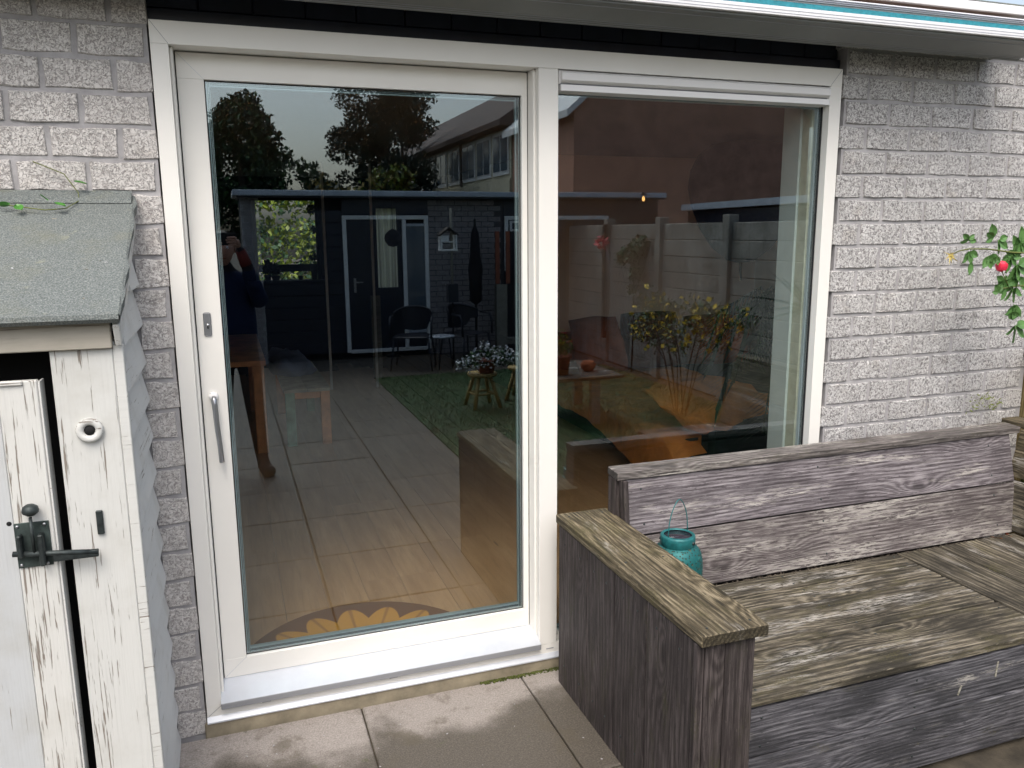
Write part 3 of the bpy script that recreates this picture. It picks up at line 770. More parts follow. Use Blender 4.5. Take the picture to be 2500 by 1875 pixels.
# backrest leaning back from the seat rear edge
bz0, by0, bz1, by1 = .404, -.300, .842, -.192
def bp(t, off=0): return Vector((0, by0+(by1-by0)*t, bz0+(bz1-bz0)*t))
nrm = Vector((0, -(bz1-bz0), (by1-by0))).normalized()
ln = math.hypot(by1-by0, bz1-bz0)
for t0, t1, m in ((.004, .499, 'woodw'), (.512, .998, 'wood')):
    c_ = bp((t0+t1)/2) - nrm*.013
    plank('back_board', M[m], be, (1.556, c_.y, c_.z), (3.535, c_.y, c_.z), ln*(t1-t0), .026, up=nrm)
plank('back_cap', M['woodcap'], be, (1.520, -.160, .8575), (3.588, -.160, .8575), .088, .030, up=(0, -.06, 1))
plank('back_post', M['woodside'], be, (1.5380, -.150, .02), (1.5380, -.150, .8415), .060, .034, up=(-1, 0, 0))
plank('back_post', M['woodside'], be, (1.5450, -.2550, .40), (1.5450, -.2025, .840), .042, .020, up=(-1, 0, 0))
plank('back_panel', M['woodside'], be, (1.54, -.118, .50), (3.52, -.118, .50), .66, .014, up=(0, -1, 0))
# right-hand backrest of the corner
for z0, z1, m in ((.404, .632, 'woodseat'), (.637, .860, 'woodarm')):
    zc = (z0+z1)/2; xx = 3.475+(zc-.404)*.24
    plank('back_board', M[m], be, (xx+.018, -1.95, zc), (xx+.018, -.205, zc), z1-z0-.002, .026, up=(-1, 0, .24))
plank('back_cap', M['woodarm'], be, (3.640, -1.95, .876), (3.640, -.10, .876), .100, .028)
_sc = B().lathe([(0, .0012), (.0042, .0006), (.0046, -.001), (0, -.001)], seg=10).mesh('screw'); _sc.materials.append(M['iron'])
def screws(pts, up):
    q = Vector(up).to_track_quat('Z', 'Y').to_euler()
    for p in pts: link('screw', _sc, be, p, q)
screws([(x_, -1.0175 if z_ > .2 else -1.0255, z_) for x_ in (1.60, 2.20, 2.74) for z_ in (.235, .330, .06, .16)], (0, -1, 0))
screws([(1.3175, y_, z_) for y_ in (-.17, -.31, -.43, -.53, -.65, -.75, -.87, -1.0) for z_ in (.60, .10)], (-1, 0, 0))
screws([tuple(bp(t_) + nrm*.0002 + Vector((x_, 0, 0))) for x_ in (1.62, 2.45, 3.40) for t_ in (.10, .40, .60, .90)], tuple(nrm))
screws([(x_, y_, .4014) for x_ in (1.60, 2.20, 2.77) for y_ in (-.33, -.40, -.46, -.52, -.60, -.74, -.83, -.98)], (0, 0, 1))
screws([(1.4225+q_, y_, .6968) for q_ in (-.07, .07) for y_ in (-.13, -.6, -1.08)], (0, 0, 1))
db = B()
for k in range(230):
    x_ = random.uniform(1.56, 3.4); y_ = -.302-abs(random.gauss(0, .008)); s_ = random.uniform(.0015, .005)
    db.box(-s_, s_, -s_*.5, s_*.5, 0, s_*.5, 0, Matrix.Translation((x_, y_, .4012)) @ Matrix.Rotation(random.random()*3, 4, 'Z'))
for k in range(90):
    x_ = random.uniform(1.55, 3.3); y_ = random.uniform(-1., -.32); s_ = random.uniform(.001, .003)
    db.box(-s_, s_, -s_*.5, s_*.5, 0, s_*.5, 0, Matrix.Translation((x_, y_, .4012)) @ Matrix.Rotation(random.random()*3, 4, 'Z'))
db.make('litter', M['bark'], None, label='dark crumbs and bark litter along the back of the bench seat', cat='litter', kind='stuff')
# ------------------------------------------------ turquoise lantern on the bench
lt = empty('lantern', (1.664, -.408, .4015), label='turquoise pierced metal lantern standing on the bench behind the armrest', cat='lantern')
B().lathe([(.0, .0), (.086, .0), (.090, .006), (.0905, .090), (.0925, .096), (.0925, .102), (.0905, .106)], seg=40).make('lower_body', M['lantern'], lt)
B().lathe([(.0905, .106), (.0925, .135), (.0930, .165), (.0905, .195), (.083, .222), (.070, .238), (.060, .244)], seg=40).make('upper_body', M['lantern'], lt)
B().lathe([(.0945, .096), (.096, .101), (.0945, .106), (.092, .104)], seg=40).make('ring_band', M['turq'], lt)
B().lathe([(.060, .240), (.0635, .246), (.0635, .276), (.0610, .282), (.0520, .284), (.0505, .279)], seg=40).make('neck_ring', M['turq'], lt)
B().lathe([(0, .2785), (.0505, .2785), (.0507, .270)], seg=40).make('solar_lid', M['solar'], lt)
hp = []
for k in range(21):
    a = math.pi*k/20; hp.append((-.052*math.cos(a)*(1-.25*math.sin(a)**3)+.0, -.02*math.cos(a), .262+.152*math.sin(a)**.75))
B().tube(hp, .0018, 8).make('wire_handle', M['turq'], lt)
for s_ in (-1, 1): B().lathe([(0, -.004), (.006, -.003), (.006, .003), (0, .004)], seg=10, M=Matrix.Rotation(-math.pi/2, 4, 'X')).make('handle_eyelet', M['iron'], lt, (.030*s_ if s_ > 0 else -.052, -.057 if s_ > 0 else .03, .262))

# ------------------------------------------------ side fence at the far right, rose, small weeds
sf = empty('side_fence', label='olive brown wooden fence end at the right edge beside the brick wall', cat='fence')
for k in range(8): plank('board', M['tan'], sf, (3.85, -.045-.145*k, 0), (3.85, -.045-.145*k, 1.16), .142, .022, up=(-1, 0, 0))
plank('rail', M['woodside'], sf, (3.838, -1.2, 1.18), (3.838, .0, 1.18), .05, .05)
rs = empty('rose_bush', (3.70, -.32, 0), label='rose stem with green leaves and one pink bud at the right edge', cat='rose'); rs.location = (0, 0, 0)
def pw(*a): return Vector(a)
s1 = [(3.66, -.26, .86), (3.70, -.30, 1.3), (3.60, -.32, 1.60), (3.45, -.31, 1.665), (3.30, -.30, 1.672), (3.16, -.30, 1.688), (3.06, -.30, 1.690), (3.01, -.30, 1.683), (2.965, -.30, 1.668)]
B().tube([(3.66, -.10, .0), (3.66, -.16, .5), (3.66, -.26, .86)], .008, 8).make('cane', M['stem'], rs)
B().tube(s1, .0032, 8, taper=[1.6, 1.5, 1.3, 1.2, 1.1, 1, .9, .8, .7]).make('stem', M['stem'], rs)
B().tube([(3.62, -.32, 1.58), (3.48, -.30, 1.60), (3.36, -.30, 1.645), (3.28, -.29, 1.652)], .0022, 6).make('stem', M['stem'], rs)
B().tube([(3.64, -.32, 1.50), (3.50, -.30, 1.53), (3.36, -.30, 1.53), (3.27, -.30, 1.522)], .0025, 6).make('stem', M['stem'], rs)
B().tube([(3.30, -.30, 1.530), (3.275, -.30, 1.565), (3.255, -.30, 1.592)], .0020, 6).make('stem', M['stem'], rs)
# bud of overlapping petals
bud = B(); bud.lathe([(0, -.024), (.010, -.021), (.0185, -.008), (.0205, .004), (.017, .016), (.009, .022), (0, .023)], seg=20)
bud.make('bud', M['pink'], rs, (3.243, -.305, 1.615), (.1, .35, 0))
for k in range(4):
    a = k*1.57
    pt = B(); pt.lathe([(.020, -.012), (.0225, .002), (.019, .015)], seg=20); 
    pt.make('petal', M['pink'], rs, (3.243+.0012*math.cos(a), -.305+.0012*math.sin(a), 1.615), (.12*math.cos(a), .35+.12*math.sin(a), a))
star = B()
for k in range(9):
    a = k*2*math.pi/9; L = random.uniform(.030, .052); d = Vector((math.cos(a), random.uniform(-.4, .1), math.sin(a))).normalized(); s_ = d.cross(Vector((0, 1, 0))).normalized()*.0065
    star.quad(s_, Vector((0, -.003, 0))+d*L*.5, d*L, -s_)
star.lathe([(0, -.007), (.007, -.003), (.007, .004), (0, .007)], seg=10)
star.make('spent_flower', M['sepal'], rs, (2.960, -.302, 1.664))
rnd = random.Random(3)
def sprig(p, ang, n=3, me=lm2, sc_=1.):
    for i in range(n):
        a = ang+(i-(n-1)/2)*.85
        o = link('leaf', me, rs, p, (rnd.uniform(-.4, .4)+math.pi/2*0+1.35, rnd.uniform(-.3, .3), 0))
        o.rotation_euler = (Euler((rnd.uniform(.9, 1.7), -a, 0))); s2 = sc_*rnd.uniform(.95, 1.35); o.scale = (s2, s2, s2)
for p, a, n, me, s_ in (((3.055, -.30, 1.725), 2.9, 2, lm3, .95), ((3.055, -.30, 1.725), .3, 2, lm3, .95), ((3.065, -.30, 1.680), -1.3, 3, lm2, .85), ((3.07, -.31, 1.640), -1.7, 1, lm2, .8),
                        ((3.19, -.30, 1.735), 2.7, 3, lm2, .8), ((3.22, -.30, 1.725), -.6, 3, lm2, .9), ((3.16, -.31, 1.66), -1.2, 3, lm2, .9), ((3.205, -.31, 1.66), -1.6, 2, lm2, .85),
                        ((3.30, -.30, 1.66), -1.4, 4, lm2, 1.05), ((3.33, -.31, 1.62), -1.0, 4, lm2, 1.1), ((3.29, -.30, 1.52), 3.0, 4, lm2, .9), ((3.33, -.30, 1.52), -1.8, 4, lm2, 1.05),
                        ((3.36, -.30, 1.44), -1.8, 3, lm2, 1.), ((3.38, -.3, 1.40), 2.6, 2, lm2, 1.), ((3.34, -.29, 1.69), 1.2, 3, lm2, .9), ((3.25, -.30, 1.505), 2.2, 3, lm3, 1.), ((3.33, -.30, 1.655), 2.4, 4, lm2, 1.), ((3.36, -.30, 1.57), -2.2, 4, lm2, 1.2), ((3.35, -.30, 1.71), .4, 4, lm2, 1.), ((3.275, -.30, 1.545), 3.4, 3, lm3, 1.1), ((3.37, -.30, 1.36), -1.2, 4, lm2, 1.2)):
    sprig(p, a, n, me, s_)
fe = empty('wall_weed', label='small yellow green weed growing on the brick wall above the bench', cat='weed')
fb = B()
for k in range(46):
    x_ = 3.46+rnd.uniform(0, .22); z_ = .905+rnd.uniform(0, .10)*(1-abs(x_-3.55)/.15*.6); L = rnd.uniform(.015, .04)
    d = Vector((rnd.uniform(-1, 1), rnd.uniform(-.5, -.05), rnd.uniform(-.4, .8))).normalized()*L; s_ = Vector((-d.z, 0, d.x)).normalized()*.0035
    p = Vector((x_, -.006-rnd.uniform(0, .02), z_)); fb.quad(p-s_*.4, p+d*.5-s_, p+d, p+d*.5+s_)
M['weed'] = simple('yellow_green_weed', (.22, .27, .05), .7, var=.4, scale=40)
fb.make('frond', M['weed'], fe)
for k, (x_, y_) in enumerate(((3.44, -.33), (3.38, -.335))):
    o = link('fallen_leaf', leaf_mesh(simple('orange_dry_leaf' if k else 'red_dry_leaf', (.42, .14, .03) if k else (.25, .06, .03), .6), .045, .028), None, (x_, y_, .404), (.2, .1, 1.+k))
    tag(o, 'orange brown dry leaf lying in the bench corner' if k else 'dark red dry leaf lying in the bench corner by the fence', 'leaf')
def moss_strip():
    ms = B()
    for k in range(420):
        x_ = 1.02+rnd.random()*.34; y_ = -.014-rnd.random()**2*.02; s_ = rnd.uniform(.0022, .0055)
        ms.lathe([(0, -s_*.3), (s_, 0), (s_*.6, s_*.6), (0, s_*.8)], x_, y_, 5)
    ms.make('moss', M['moss'], None, label='green moss growing along the foot of the door frame', cat='moss', kind='stuff')
moss_strip()
dm = B()
for k in range(60):
    x_ = rnd.uniform(-.1, 1.3); y_ = rnd.uniform(-1.1, -.03); s_ = rnd.uniform(.001, .0035)
    dm.box(-s_, s_, -s_*.6, s_*.6, 0, s_*.5, 0, Matrix.Translation((x_, y_, .0015)) @ Matrix.Rotation(rnd.random()*3, 4, 'Z'))
dm.make('grit', M['mortar'], None, label='loose grit and crumbs lying on the paving', cat='grit', kind='stuff')

# ================================================ the room behind the glass
FZ = .07
IN = dict(kind='structure')
fl = empty('floor', kind='structure')
_t['lam'] = B().box(-.6, .6, -.0945, .0945, -.012, 0, .001).mesh('floor_plank'); _t['lam'].materials.append(M['laminate'])
for i in range(34):
    xx = -1.1+.19*i; off = random.choice((0, .3, .55, .8, .15, .95))
    for j in range(-1, 7):
        yc = .15+.6+1.2*j+off
        if yc-.6 < .10: yc = yc
        if yc-.6 < .125:
            L = yc+.6-.128
            if L < .1: continue
            me = B().box(-L/2, L/2, -.0945, .0945, -.012, 0, .001).mesh('floor_plank'); me.materials.append(M['laminate'])
            link('floor_plank', me, fl, (xx, .128+L/2, FZ), (0, 0, math.pi/2)); continue
        if yc+.6 > 8.5: continue
        link('floor_plank', _t['lam'], fl, (xx, yc, FZ-random.uniform(0, .0006)), (0, 0, math.pi/2))
bx('subfloor', M['black'], fl, -1.3, 5.8, .13, 8.6, -.1, FZ-.0135)
def wallbox(name, mat, *a, par=None): return bx(name, mat, par, *a, **({} if par else IN))
wallbox('interior_wall', M['inwall_light'], -1.35, -1.2, .13, 8.6, FZ, 2.5)
for _a in ((.13, .8, FZ, 2.5), (3.5, 4.76, FZ, 2.5), (.8, 3.5, FZ, .75), (.8, 3.5, 2.3, 2.5)):
    wallbox('interior_wall', M['inwall_light'], 5.6002, 5.75, _a[0], _a[1], _a[2], _a[3])
wallbox('added_window_glass', M['glass2'], 5.66, 5.664, .8, 3.5, .75, 2.3)  # unseen window, added to let daylight onto the brown wall and day bed
for _y in (.80, 2.13, 3.45): wallbox('added_window_bar', M['frame'], 5.63, 5.70, _y, _y+.05, .75, 2.3)
wallbox('interior_wall', M['inwall'], 3.02, 5.6, 4.62, 4.74, FZ, 2.5)
wallbox('interior_wall', M['inwall_dark'], 3.02, 3.14, 4.7402, 8.6, FZ, 2.5)
wallbox('interior_wall', M['inwall_light'], -1.2, -.03, .1302, .19, FZ, 2.5)
wallbox('interior_wall', M['inwall_light'], 2.66, 5.6, .1302, .24, FZ, 2.5)
wallbox('interior_lintel', M['inwall_dark'], -.03, 2.66, .1302, .24, 2.352, 2.5)
wallbox('window_reveal', M['reveal'], 2.530, 2.66, .1315, .242, FZ, 2.3518)
bx('reveal_trim', M['curtain'], None, 2.541, 2.564, .072, .1295, .14, 2.30, kind='structure')
wallbox('ceiling', M['ceiling'], -1.35, 5.75, .13, 8.6, 2.5, 2.56)
# far wall with its window and glazed door
YB = 8.40
fwall = empty('far_interior_wall', kind='structure')
for a in ((-1.2, .55, FZ, 2.5), (1.40, 2.17, FZ, 2.5), (2.46, 3.02, FZ, 2.5), (.55, 1.40, 2.20, 2.5), (.55, 1.40, FZ, 1.16), (2.17, 2.46, 2.10, 2.5), (2.17, 2.46, FZ, 1.02)):
    bx('wall_piece', M['inwall_dark'], fwall, a[0], a[1], YB, YB+.15, a[2], a[3])
bx('glass_pane', M['glass2'], fwall, .55, 1.40, YB+.09, YB+.093, 1.16, 2.2)
for a in ((.55, .60, 1.16, 2.20), (1.36, 1.40, 1.16, 2.20), (.60, 1.36, 1.27, 1.365)):
    bx('window_bar', M['inwall_dark'] if a[0] != .55 else M['dgrey'], fwall, a[0], a[1], YB+.04, YB+.088, a[2], a[3])
def trans(name, c):
    t = NT(name); co = t.pos(); f = t.math('SINE', t.math('MULTIPLY', t.n('SeparateXYZ', Vector=co).outputs[0], 70.))
    cc = t.mix(t.step(f, -1, 1), tuple(x*.72 for x in c), c)
    a = t.n('BsdfDiffuse', Color=cc); b = t.n('BsdfTranslucent', Color=cc)
    mx = t.n('MixShader', i0=.6, i1=a.outputs[0], i2=b.outputs[0]); t.t.links.new(mx.outputs[0], t.out.inputs[0]); return t.m
M['net'] = trans('net_curtain', (.88, .88, .78))
cp = [(2.17+.29*i/28, YB+.06+.012*math.sin(i*1.4)) for i in range(29)]
cb = B()
for a, b in zip(cp, cp[1:]): cb.quad((a[0], a[1], 1.02), (b[0], b[1], 1.02), (b[0], b[1], 2.10), (a[0], a[1], 2.10), True)
cb.make('curtain', M['net'], None, label='long pale net curtain hanging in the narrow far window of the room', cat='curtain')
# silhouettes on the far sill
for k, (x_, h_, r_) in enumerate(((.70, .13, .05), (.80, .10, .06), (1.12, .09, .03), (1.30, .30, .05))):
    pt = empty('potted_plant', (x_, YB-.10, 1.165), label=('small dark plant pot on the far window sill at its left end', 'round dark pot next to the left end of the far sill', 'small dark beaker alone on the far window sill', 'tall dark leafy plant at the right end of the far sill')[k], cat='plant pot', group='pots on the far window sill')
    B().lathe([(0, 0), (r_*.7, 0), (r_, h_*.6), (r_*.9, h_*.6), (0, h_*.55)], seg=14).make('pot', M['inwall_dark'], pt)
    if k != 2: leaves('foliage', [(0, 0, h_*1.0, r_*1.2), (0, 0, h_*1.9+(.35 if k == 3 else 0), r_*1.6 if k == 3 else r_*.6), (0.02, 0, h_*1.5+(.2 if k == 3 else 0), r_*1.2)], 260, .022, [M['leafd']], pt)
bx('window_sill', M['inwall_dark'], fwall, .45, 1.5, YB-.20, YB-.001, 1.13, 1.16)
pe = empty('pendant_lamp', (2.235, 7.6, 1.70), label='round dark pendant lamp hanging before the pale curtained window', cat='lamp')
B().lathe([(0, -.11), (.06, -.095), (.10, -.04), (.11, 0), (.10, .05), (.05, .1), (.02, .115), (0, .12)], seg=24).make('shade', M['wicker'], pe)
B().tube([(0, 0, .11), (0, 0, .80)], .004, 6).make('cord', M['black'], pe)
# slender pale posts and a panel in the room
for k, (x_, y_) in enumerate(((1.20, 6.1), (1.700, 6.05))):
    bx('post', M['housewhite'], None, x_-.014, x_+.012, y_-.012, y_+.012, FZ, 2.498, .002, label='slender pale post from floor to ceiling, '+('the one nearer the photographer' if k == 0 else 'the one in front of the curtained window'), cat='post', group='slender posts in the room')
bx('room_panel', M['post_grey'], None, 1.755, 1.865, 6.6, 6.63, FZ, 1.05, .002, label='narrow upright pale panel beside the post in the room', cat='panel')
# hedge outside the far window
hed = leaves('hedge', [(x_*.42-1.2, 11.2+random.uniform(-.2, .4), z_, .42) for x_ in range(16) for z_ in (.5, 1.1, 1.7, 2.4, 3.1)], 30000, .045, [M['leafh'], M['leafh'], M['leafh2']], None, label='sunlit yellow green hedge seen through the far window of the room', cat='hedge')
# sunflower door mat
bm_ = B(); n_ = 40
bm_.prism([(.60+.52*math.cos(math.pi*k/n_), .14+.56*math.sin(math.pi*k/n_)) for k in range(n_+1)], 0, .012, axis='z')
mt = bm_.make('door_mat', M['sunmat'], None, (0, 0, FZ), label='half round brown door mat with sunflower petals inside the door', cat='door mat')
# table and bench at the left
tb = empty('dining_table', (0, 0, FZ), label='wooden dining table with a thick orange leg at the left of the room', cat='table')
bx('tabletop', M['tablewood'], tb, -.55, .42, 3.60, 5.4, .70, .74, .004)
for x_, y_ in ((.362, 3.66), (-.48, 3.66), (.362, 5.3), (-.48, 5.3)): bx('leg', M['tablewood'], tb, x_-.043, x_+.043, y_-.043, y_+.043, 0, .699, .004)
bn = empty('dining_bench', (0, 0, FZ), label='low worn wooden bench with one green leg beside the table', cat='bench')
for k in range(2): bx('seat_board', M['benchtop'], bn, .545+.185*k, .727+.185*k, 3.72, 5.15, .445, .475, .004)
bx('apron', M['tablewood'], bn, .61, .84, 3.765, 3.785, .385, .444)
for x_, y_, m in ((.595, 3.775, 'benchgreen'), (.872, 3.775, 'tablewood'), (.595, 5.08, 'tablewood'), (.872, 5.08, 'benchgreen')):
    bx('leg', M[m], bn, x_-.037, x_+.037, y_-.037, y_+.037, 0, .4445, .004)
def cushion(name, mat, size, loc, rot, parent=None, puff=1., seed=0, wr=.012, **k):
    bm = bmesh.new(); bmesh.ops.create_cube(bm, size=2); bmesh.ops.subdivide_edges(bm, edges=bm.edges, cuts=7, use_grid_fill=True)
    rr = random.Random(seed); ph = [rr.uniform(0, 6) for _ in range(6)]
    for v in bm.verts:
        x_, y_, z_ = v.co; e = (1-abs(x_)**3*.35)*(1-abs(y_)**3*.35)
        tz = z_*(max(0, 1-x_**4))**.5*(max(0, 1-y_**4))**.5*puff + z_*.08
        w_ = wr*(math.sin(5*x_+3*y_+ph[0])+.6*math.sin(9*y_-4*x_+ph[1])+.4*math.sin(13*x_+ph[2]))
        v.co = Vector((x_*size[0]/2*(1-.06*y_*y_), y_*size[1]/2*(1-.06*x_*x_), tz*size[2]/2+w_))
    for f in bm.faces: f.smooth = True
    me = bpy.data.meshes.new(name); bm.to_mesh(me); bm.free(); me.materials.append(mat)
    return tag(link(name, me, parent, loc, rot), **k)
cushion('clothes', M['blue_cloth'], (.36, .95, .16), (.66, 4.72, FZ+.54), (0, .05, .1), None, 1.1, 4, .02, label='heap of blue grey clothes lying on the far half of the bench', cat='clothes')
# day bed with orange throw
so = empty('day_bed', (0, 0, 0), label='dark green day bed behind the right window, its base in shadow', cat='day bed')
bx('base', M['green_sofa'], so, 2.92, 5.3, 1.60, 4.45, .12, .43, .02)
bx('arm', M['green_sofa'], so, 3.03, 5.3, 1.46, 1.60, .12, .56, .03)
bx('backrest', M['rust'], so, 3.1, 5.3, 4.2, 4.5, .43, .80, .05)
for x_, y_ in ((3.0, 1.7), (5.2, 1.7), (3.0, 4.3), (5.2, 4.3)): bx('leg', M['black'], so, x_-.03, x_+.03, y_-.03, y_+.03, FZ, .12)
def throw():
    nx, ny = 34, 46; vs = []; fs = []
    for j in range(ny+1):
        for i in range(nx+1):
            u = i/nx; v = j/ny; y_ = 1.50+2.7*v
            s_ = u*1.9-.36            # distance over the edge
            if s_ < 0:
                dr_ = -s_*(1.0-.55*min(1, v*1.2)); x_ = 2.895-.04*math.sin(9*v+2*u)-.06*(1-v); z_ = .455-dr_
            else: x_ = 2.90+s_*.9; z_ = .455
            z_ += .010*math.sin(7*x_+4*y_)+.007*math.sin(17*x_-9*y_)+.006*math.sin(23*y_)
            if v < .06 and x_ < 3.05: z_ -= (.06-v)*1.8
            vs.append((x_, y_, z_))
    for j in range(ny):
        for i in range(nx): a = j*(nx+1)+i; fs.append((a, a+1, a+nx+2, a+nx+1))
    me = bpy.data.meshes.new('throw'); me.from_pydata(vs, [], fs); me.materials.append(M['orange'])
    for p in me.polygons: p.use_smooth = True
    tag(link('throw', me), 'orange brown throw spread over the day bed and hanging off its side', 'throw')
throw()
cushion('cushion', M['orange'], (.95, .62, .24), (3.27, 1.80, .60), (.25, .12, .35), None, 1, 5, .02, label='big orange pillow lying at the near end of the day bed', cat='cushion')
cushion('cushion', M['rust'], (.60, .56, .2), (3.42, 3.95, .72), (1.2, .0, .25), None, 1, 6, label='rust brown cushion with a raised corner standing at the left of the day bed back', cat='cushion')
cushion('cushion', M['brownc'], (.62, .55, .2), (4.02, 4.02, .74), (1.25, 0, -.05), None, 1, 7, label='dark brown cushion leaning in the middle of the day bed back', cat='cushion')
cushion('cushion', M['rust'], (.60, .5, .2), (4.66, 3.95, .72), (1.2, .0, -.2), None, 1, 8, label='rust brown cushion at the far right of the day bed back', cat='cushion')
cushion('cushion', M['yellow'], (.35, .3, .12), (4.05, 1.85, .60), (.1, 0, .2), None, .9, 9, label='small mustard yellow cushion at the right end of the day bed', cat='cushion')
# egg shaped hanging pod
eg = empty('hanging_pod', (4.12, 2.95, 0), label='large dark egg shaped wicker pod hanging in front of the brown wall', cat='hanging chair')
pf = [(0, 1.50), (.08, 1.52), (.20, 1.62), (.30, 1.78), (.375, 1.98), (.40, 2.12), (.385, 2.26), (.33, 2.38), (.24, 2.455), (.10, 2.485), (0, 2.49)]
B().lathe([(r_*1.08+.02*(r_ > 0), z_) for r_, z_ in pf], seg=32).make('woven_shell', M['wicker'], eg, (0.12, 0, 0))
B().tube([(0.12, 0, 1.52), (.12, 0, 1.44), (.13, 0, 1.36)], .012, 6).make('tassel', M['wicker'], eg)
# palm by the right reveal
pa = empty('potted_palm', (3.35, 1.05, FZ), label='dark arching palm in a pot just inside the right edge of the window', cat='palm')
B().lathe([(0, 0), (.11, 0), (.15, .28), (.135, .28), (0, .25)], seg=20).make('pot', M['inwall_dark'], pa)
for k in range(17):
    a = random.uniform(0, 6.28) if k > 8 else random.uniform(2.4, 3.9); L = random.uniform(.35, .62); z0 = random.uniform(.95, 1.25) if k % 3 else 1.35
    pts = [Vector((0, 0, .25)), Vector((math.cos(a)*.04, math.sin(a)*.04, z0*.7)), Vector((math.cos(a)*L*.45, math.sin(a)*L*.45, z0+.03)), Vector((math.cos(a)*L*.85, math.sin(a)*L*.85, z0-.10)), Vector((math.cos(a)*L, math.sin(a)*L, z0-.36))]
    f = B()
    for i in range(1, 4):
        for q in range(10):
            p = pts[i].lerp(pts[i+1], q/10)
            for s_ in (-1, 1):
                d = Vector((math.cos(a+s_*1.0), math.sin(a+s_*1.0), -.75)).normalized()*random.uniform(.13, .2)
                wv = Vector((-d.y, d.x, 0)).normalized()*.005
                f.quad(p-wv, p+d*.5-wv*1.2, p+d, p+wv)
    f.tube(pts, .005, 5); f.make('frond', M['leafd'], pa)

# ================================================ the garden behind the photographer (seen mirrored)
YS = -8.44                   # shed front
gs = empty('garden_building', label='dark clad and brick garden building with white door frame, mirrored in the sliding door', cat='building')
nb = 12
for k in range(nb):
    z0 = .10+k*.165
    if z0 > 2.1: break
    bx('cladding_board', M['clad'], gs, .66, 1.738, YS-.04, YS, z0, z0+.160, .003)
    if z0 >= 2.0: bx('cladding_board', M['clad'], gs, 1.742, 2.955, YS-.04, YS-.002, z0+.02, z0+.160, .003)
bx('cladding_board', M['clad'], gs, 1.742, 2.955, YS-.04, YS-.002, 2.02, 2.24, .003)
bx('backing', M['black'], gs, .42, 6.6, YS-.9, YS-.045, 0, 2.24)
bx('door_frame_post', M['housewhite'], gs, 1.740, 1.795, YS-.03, YS+.02, .10, 2.01, .003)
bx('door_frame_post', M['housewhite'], gs, 2.575, 2.630, YS-.03, YS+.02, .10, 1.9548, .003)
bx('door_frame_post', M['housewhite'], gs, 2.900, 2.955, YS-.03, YS+.02, .10, 1.9548, .003)
bx('door_frame_head', M['housewhite'], gs, 1.7952, 2.955, YS-.03, YS+.02, 1.955, 2.01, .003)
bx('door_frame_sill', M['housewhite'], gs, 1.7952, 2.899, YS-.03, YS+.02, .085, .135, .003)
dd = bx('door', M['clad'], gs, 1.797, 2.573, YS-.03, YS-.005, .137, 1.953, .002)
hd2 = B().box(-.018, .018, -.005, .005, -.10, .10, .003); hd2.box(-.015, .115, .02, .038, .035, .053, .004)
o = hd2.make('handle', M['steel'], dd); o.location = (-.30, .018, .0)
wi = bx('window', M['darkpane'], gs, 2.632, 2.898, YS-.02, YS-.008, .42, 1.90)
bx('top_sash', M['dgrey'], wi, -.133, .133, .008, .022, .70, .735)
bx('lower_panel', M['dgrey'], gs, 2.632, 2.898, YS-.02, YS+.004, .34, .40, .002)
bx('lower_panel', M['clad'], gs, 2.632, 2.898, YS-.02, YS-.002, .137, .338, .002)
# brick pier parts of that building
fb_ = [brick_mesh(60+i, M['brickfar'], L=.188, H=.066, D=.05) for i in range(3)]
_t['fb2'] = brick_mesh(66, M['brickfar'], L=.09, H=.066, D=.05)
bx('mortar', simple('dark_mortar', (.07, .065, .07), .9), gs, 2.957, 4.09, YS-.04, YS-.006, 0, 2.24)
bx('mortar', M['mortar'], gs, .42, .655, YS-.04, YS-.006, 0, 2.24)
for r_ in range(29):
    zc = .045+r_*.0765
    for k in range(7):
        xa = 2.960+k*.2-(.1 if r_ % 2 else 0)
        if xa < 2.95:
            link('brick', _t['fb2'], gs, (3.006, YS, zc), (0, 0, math.pi)); continue
        if xa+.19 > 4.09: continue
        link('brick', random.choice(fb_), gs, (xa+.095, YS+random.uniform(-.002, .002), zc), (0, 0, math.pi))
    link('brick', random.choice(fb_), gs, (.52+(.03 if r_ % 2 else 0), YS, zc), (0, 0, math.pi))
bx('roof_fascia', M['dgrey'], gs, .33, 6.62, YS-.95, YS+.22, 2.262, 2.335, .006)
bx('roof_edge_shadow', M['clad'], gs, .38, 6.60, YS-.92, YS+.18, 2.2405, 2.2618)
bx('navy_clad_wall', M['clad'], gs, 4.092, 6.6, YS-.04, YS, .0, 2.2395)  # dark blue clad wall below the continuing roofline
wf = empty('window_frame'); wf.parent = gs
for a in ((4.105, 5.74, 1.945, 2.00), (5.68, 5.74, 1.20, 1.9448), (4.105, 4.16, 1.20, 1.9448), (4.19, 4.45, 1.90, 1.93), (4.19, 4.45, 1.78, 1.81), (4.19, 4.22, 1.812, 1.898), (4.42, 4.45, 1.812, 1.898)):
    bx('bar', M['housewhite'], wf, a[0], a[1], YS+.002, YS+.03, a[2], a[3])
bl = empty('wall_lantern', (6.05, -7.9, 2.24), label='small lit wall lantern with warm bulb on the roof edge of the garden building', cat='lamp')
B().lathe([(0, -.07), (.035, -.07), (.04, -.06), (0, -.06)], seg=8).make('base', M['black'], bl)
B().lathe([(0, .06), (.05, .05), (.05, .06), (.01, .09), (0, .09)], seg=8).make('cap', M['black'], bl)
B().lathe([(0, -.045), (.014, -.03), (.018, 0), (.010, .03), (0, .035)], seg=12).make('bulb', M['lampglow'], bl)
for k in range(4):
    a = k*math.pi/2+.4; B().tube([(.04*math.cos(a), .04*math.sin(a), -.065), (.045*math.cos(a), .045*math.sin(a), .055)], .003, 5).make('bar', M['black'], bl)
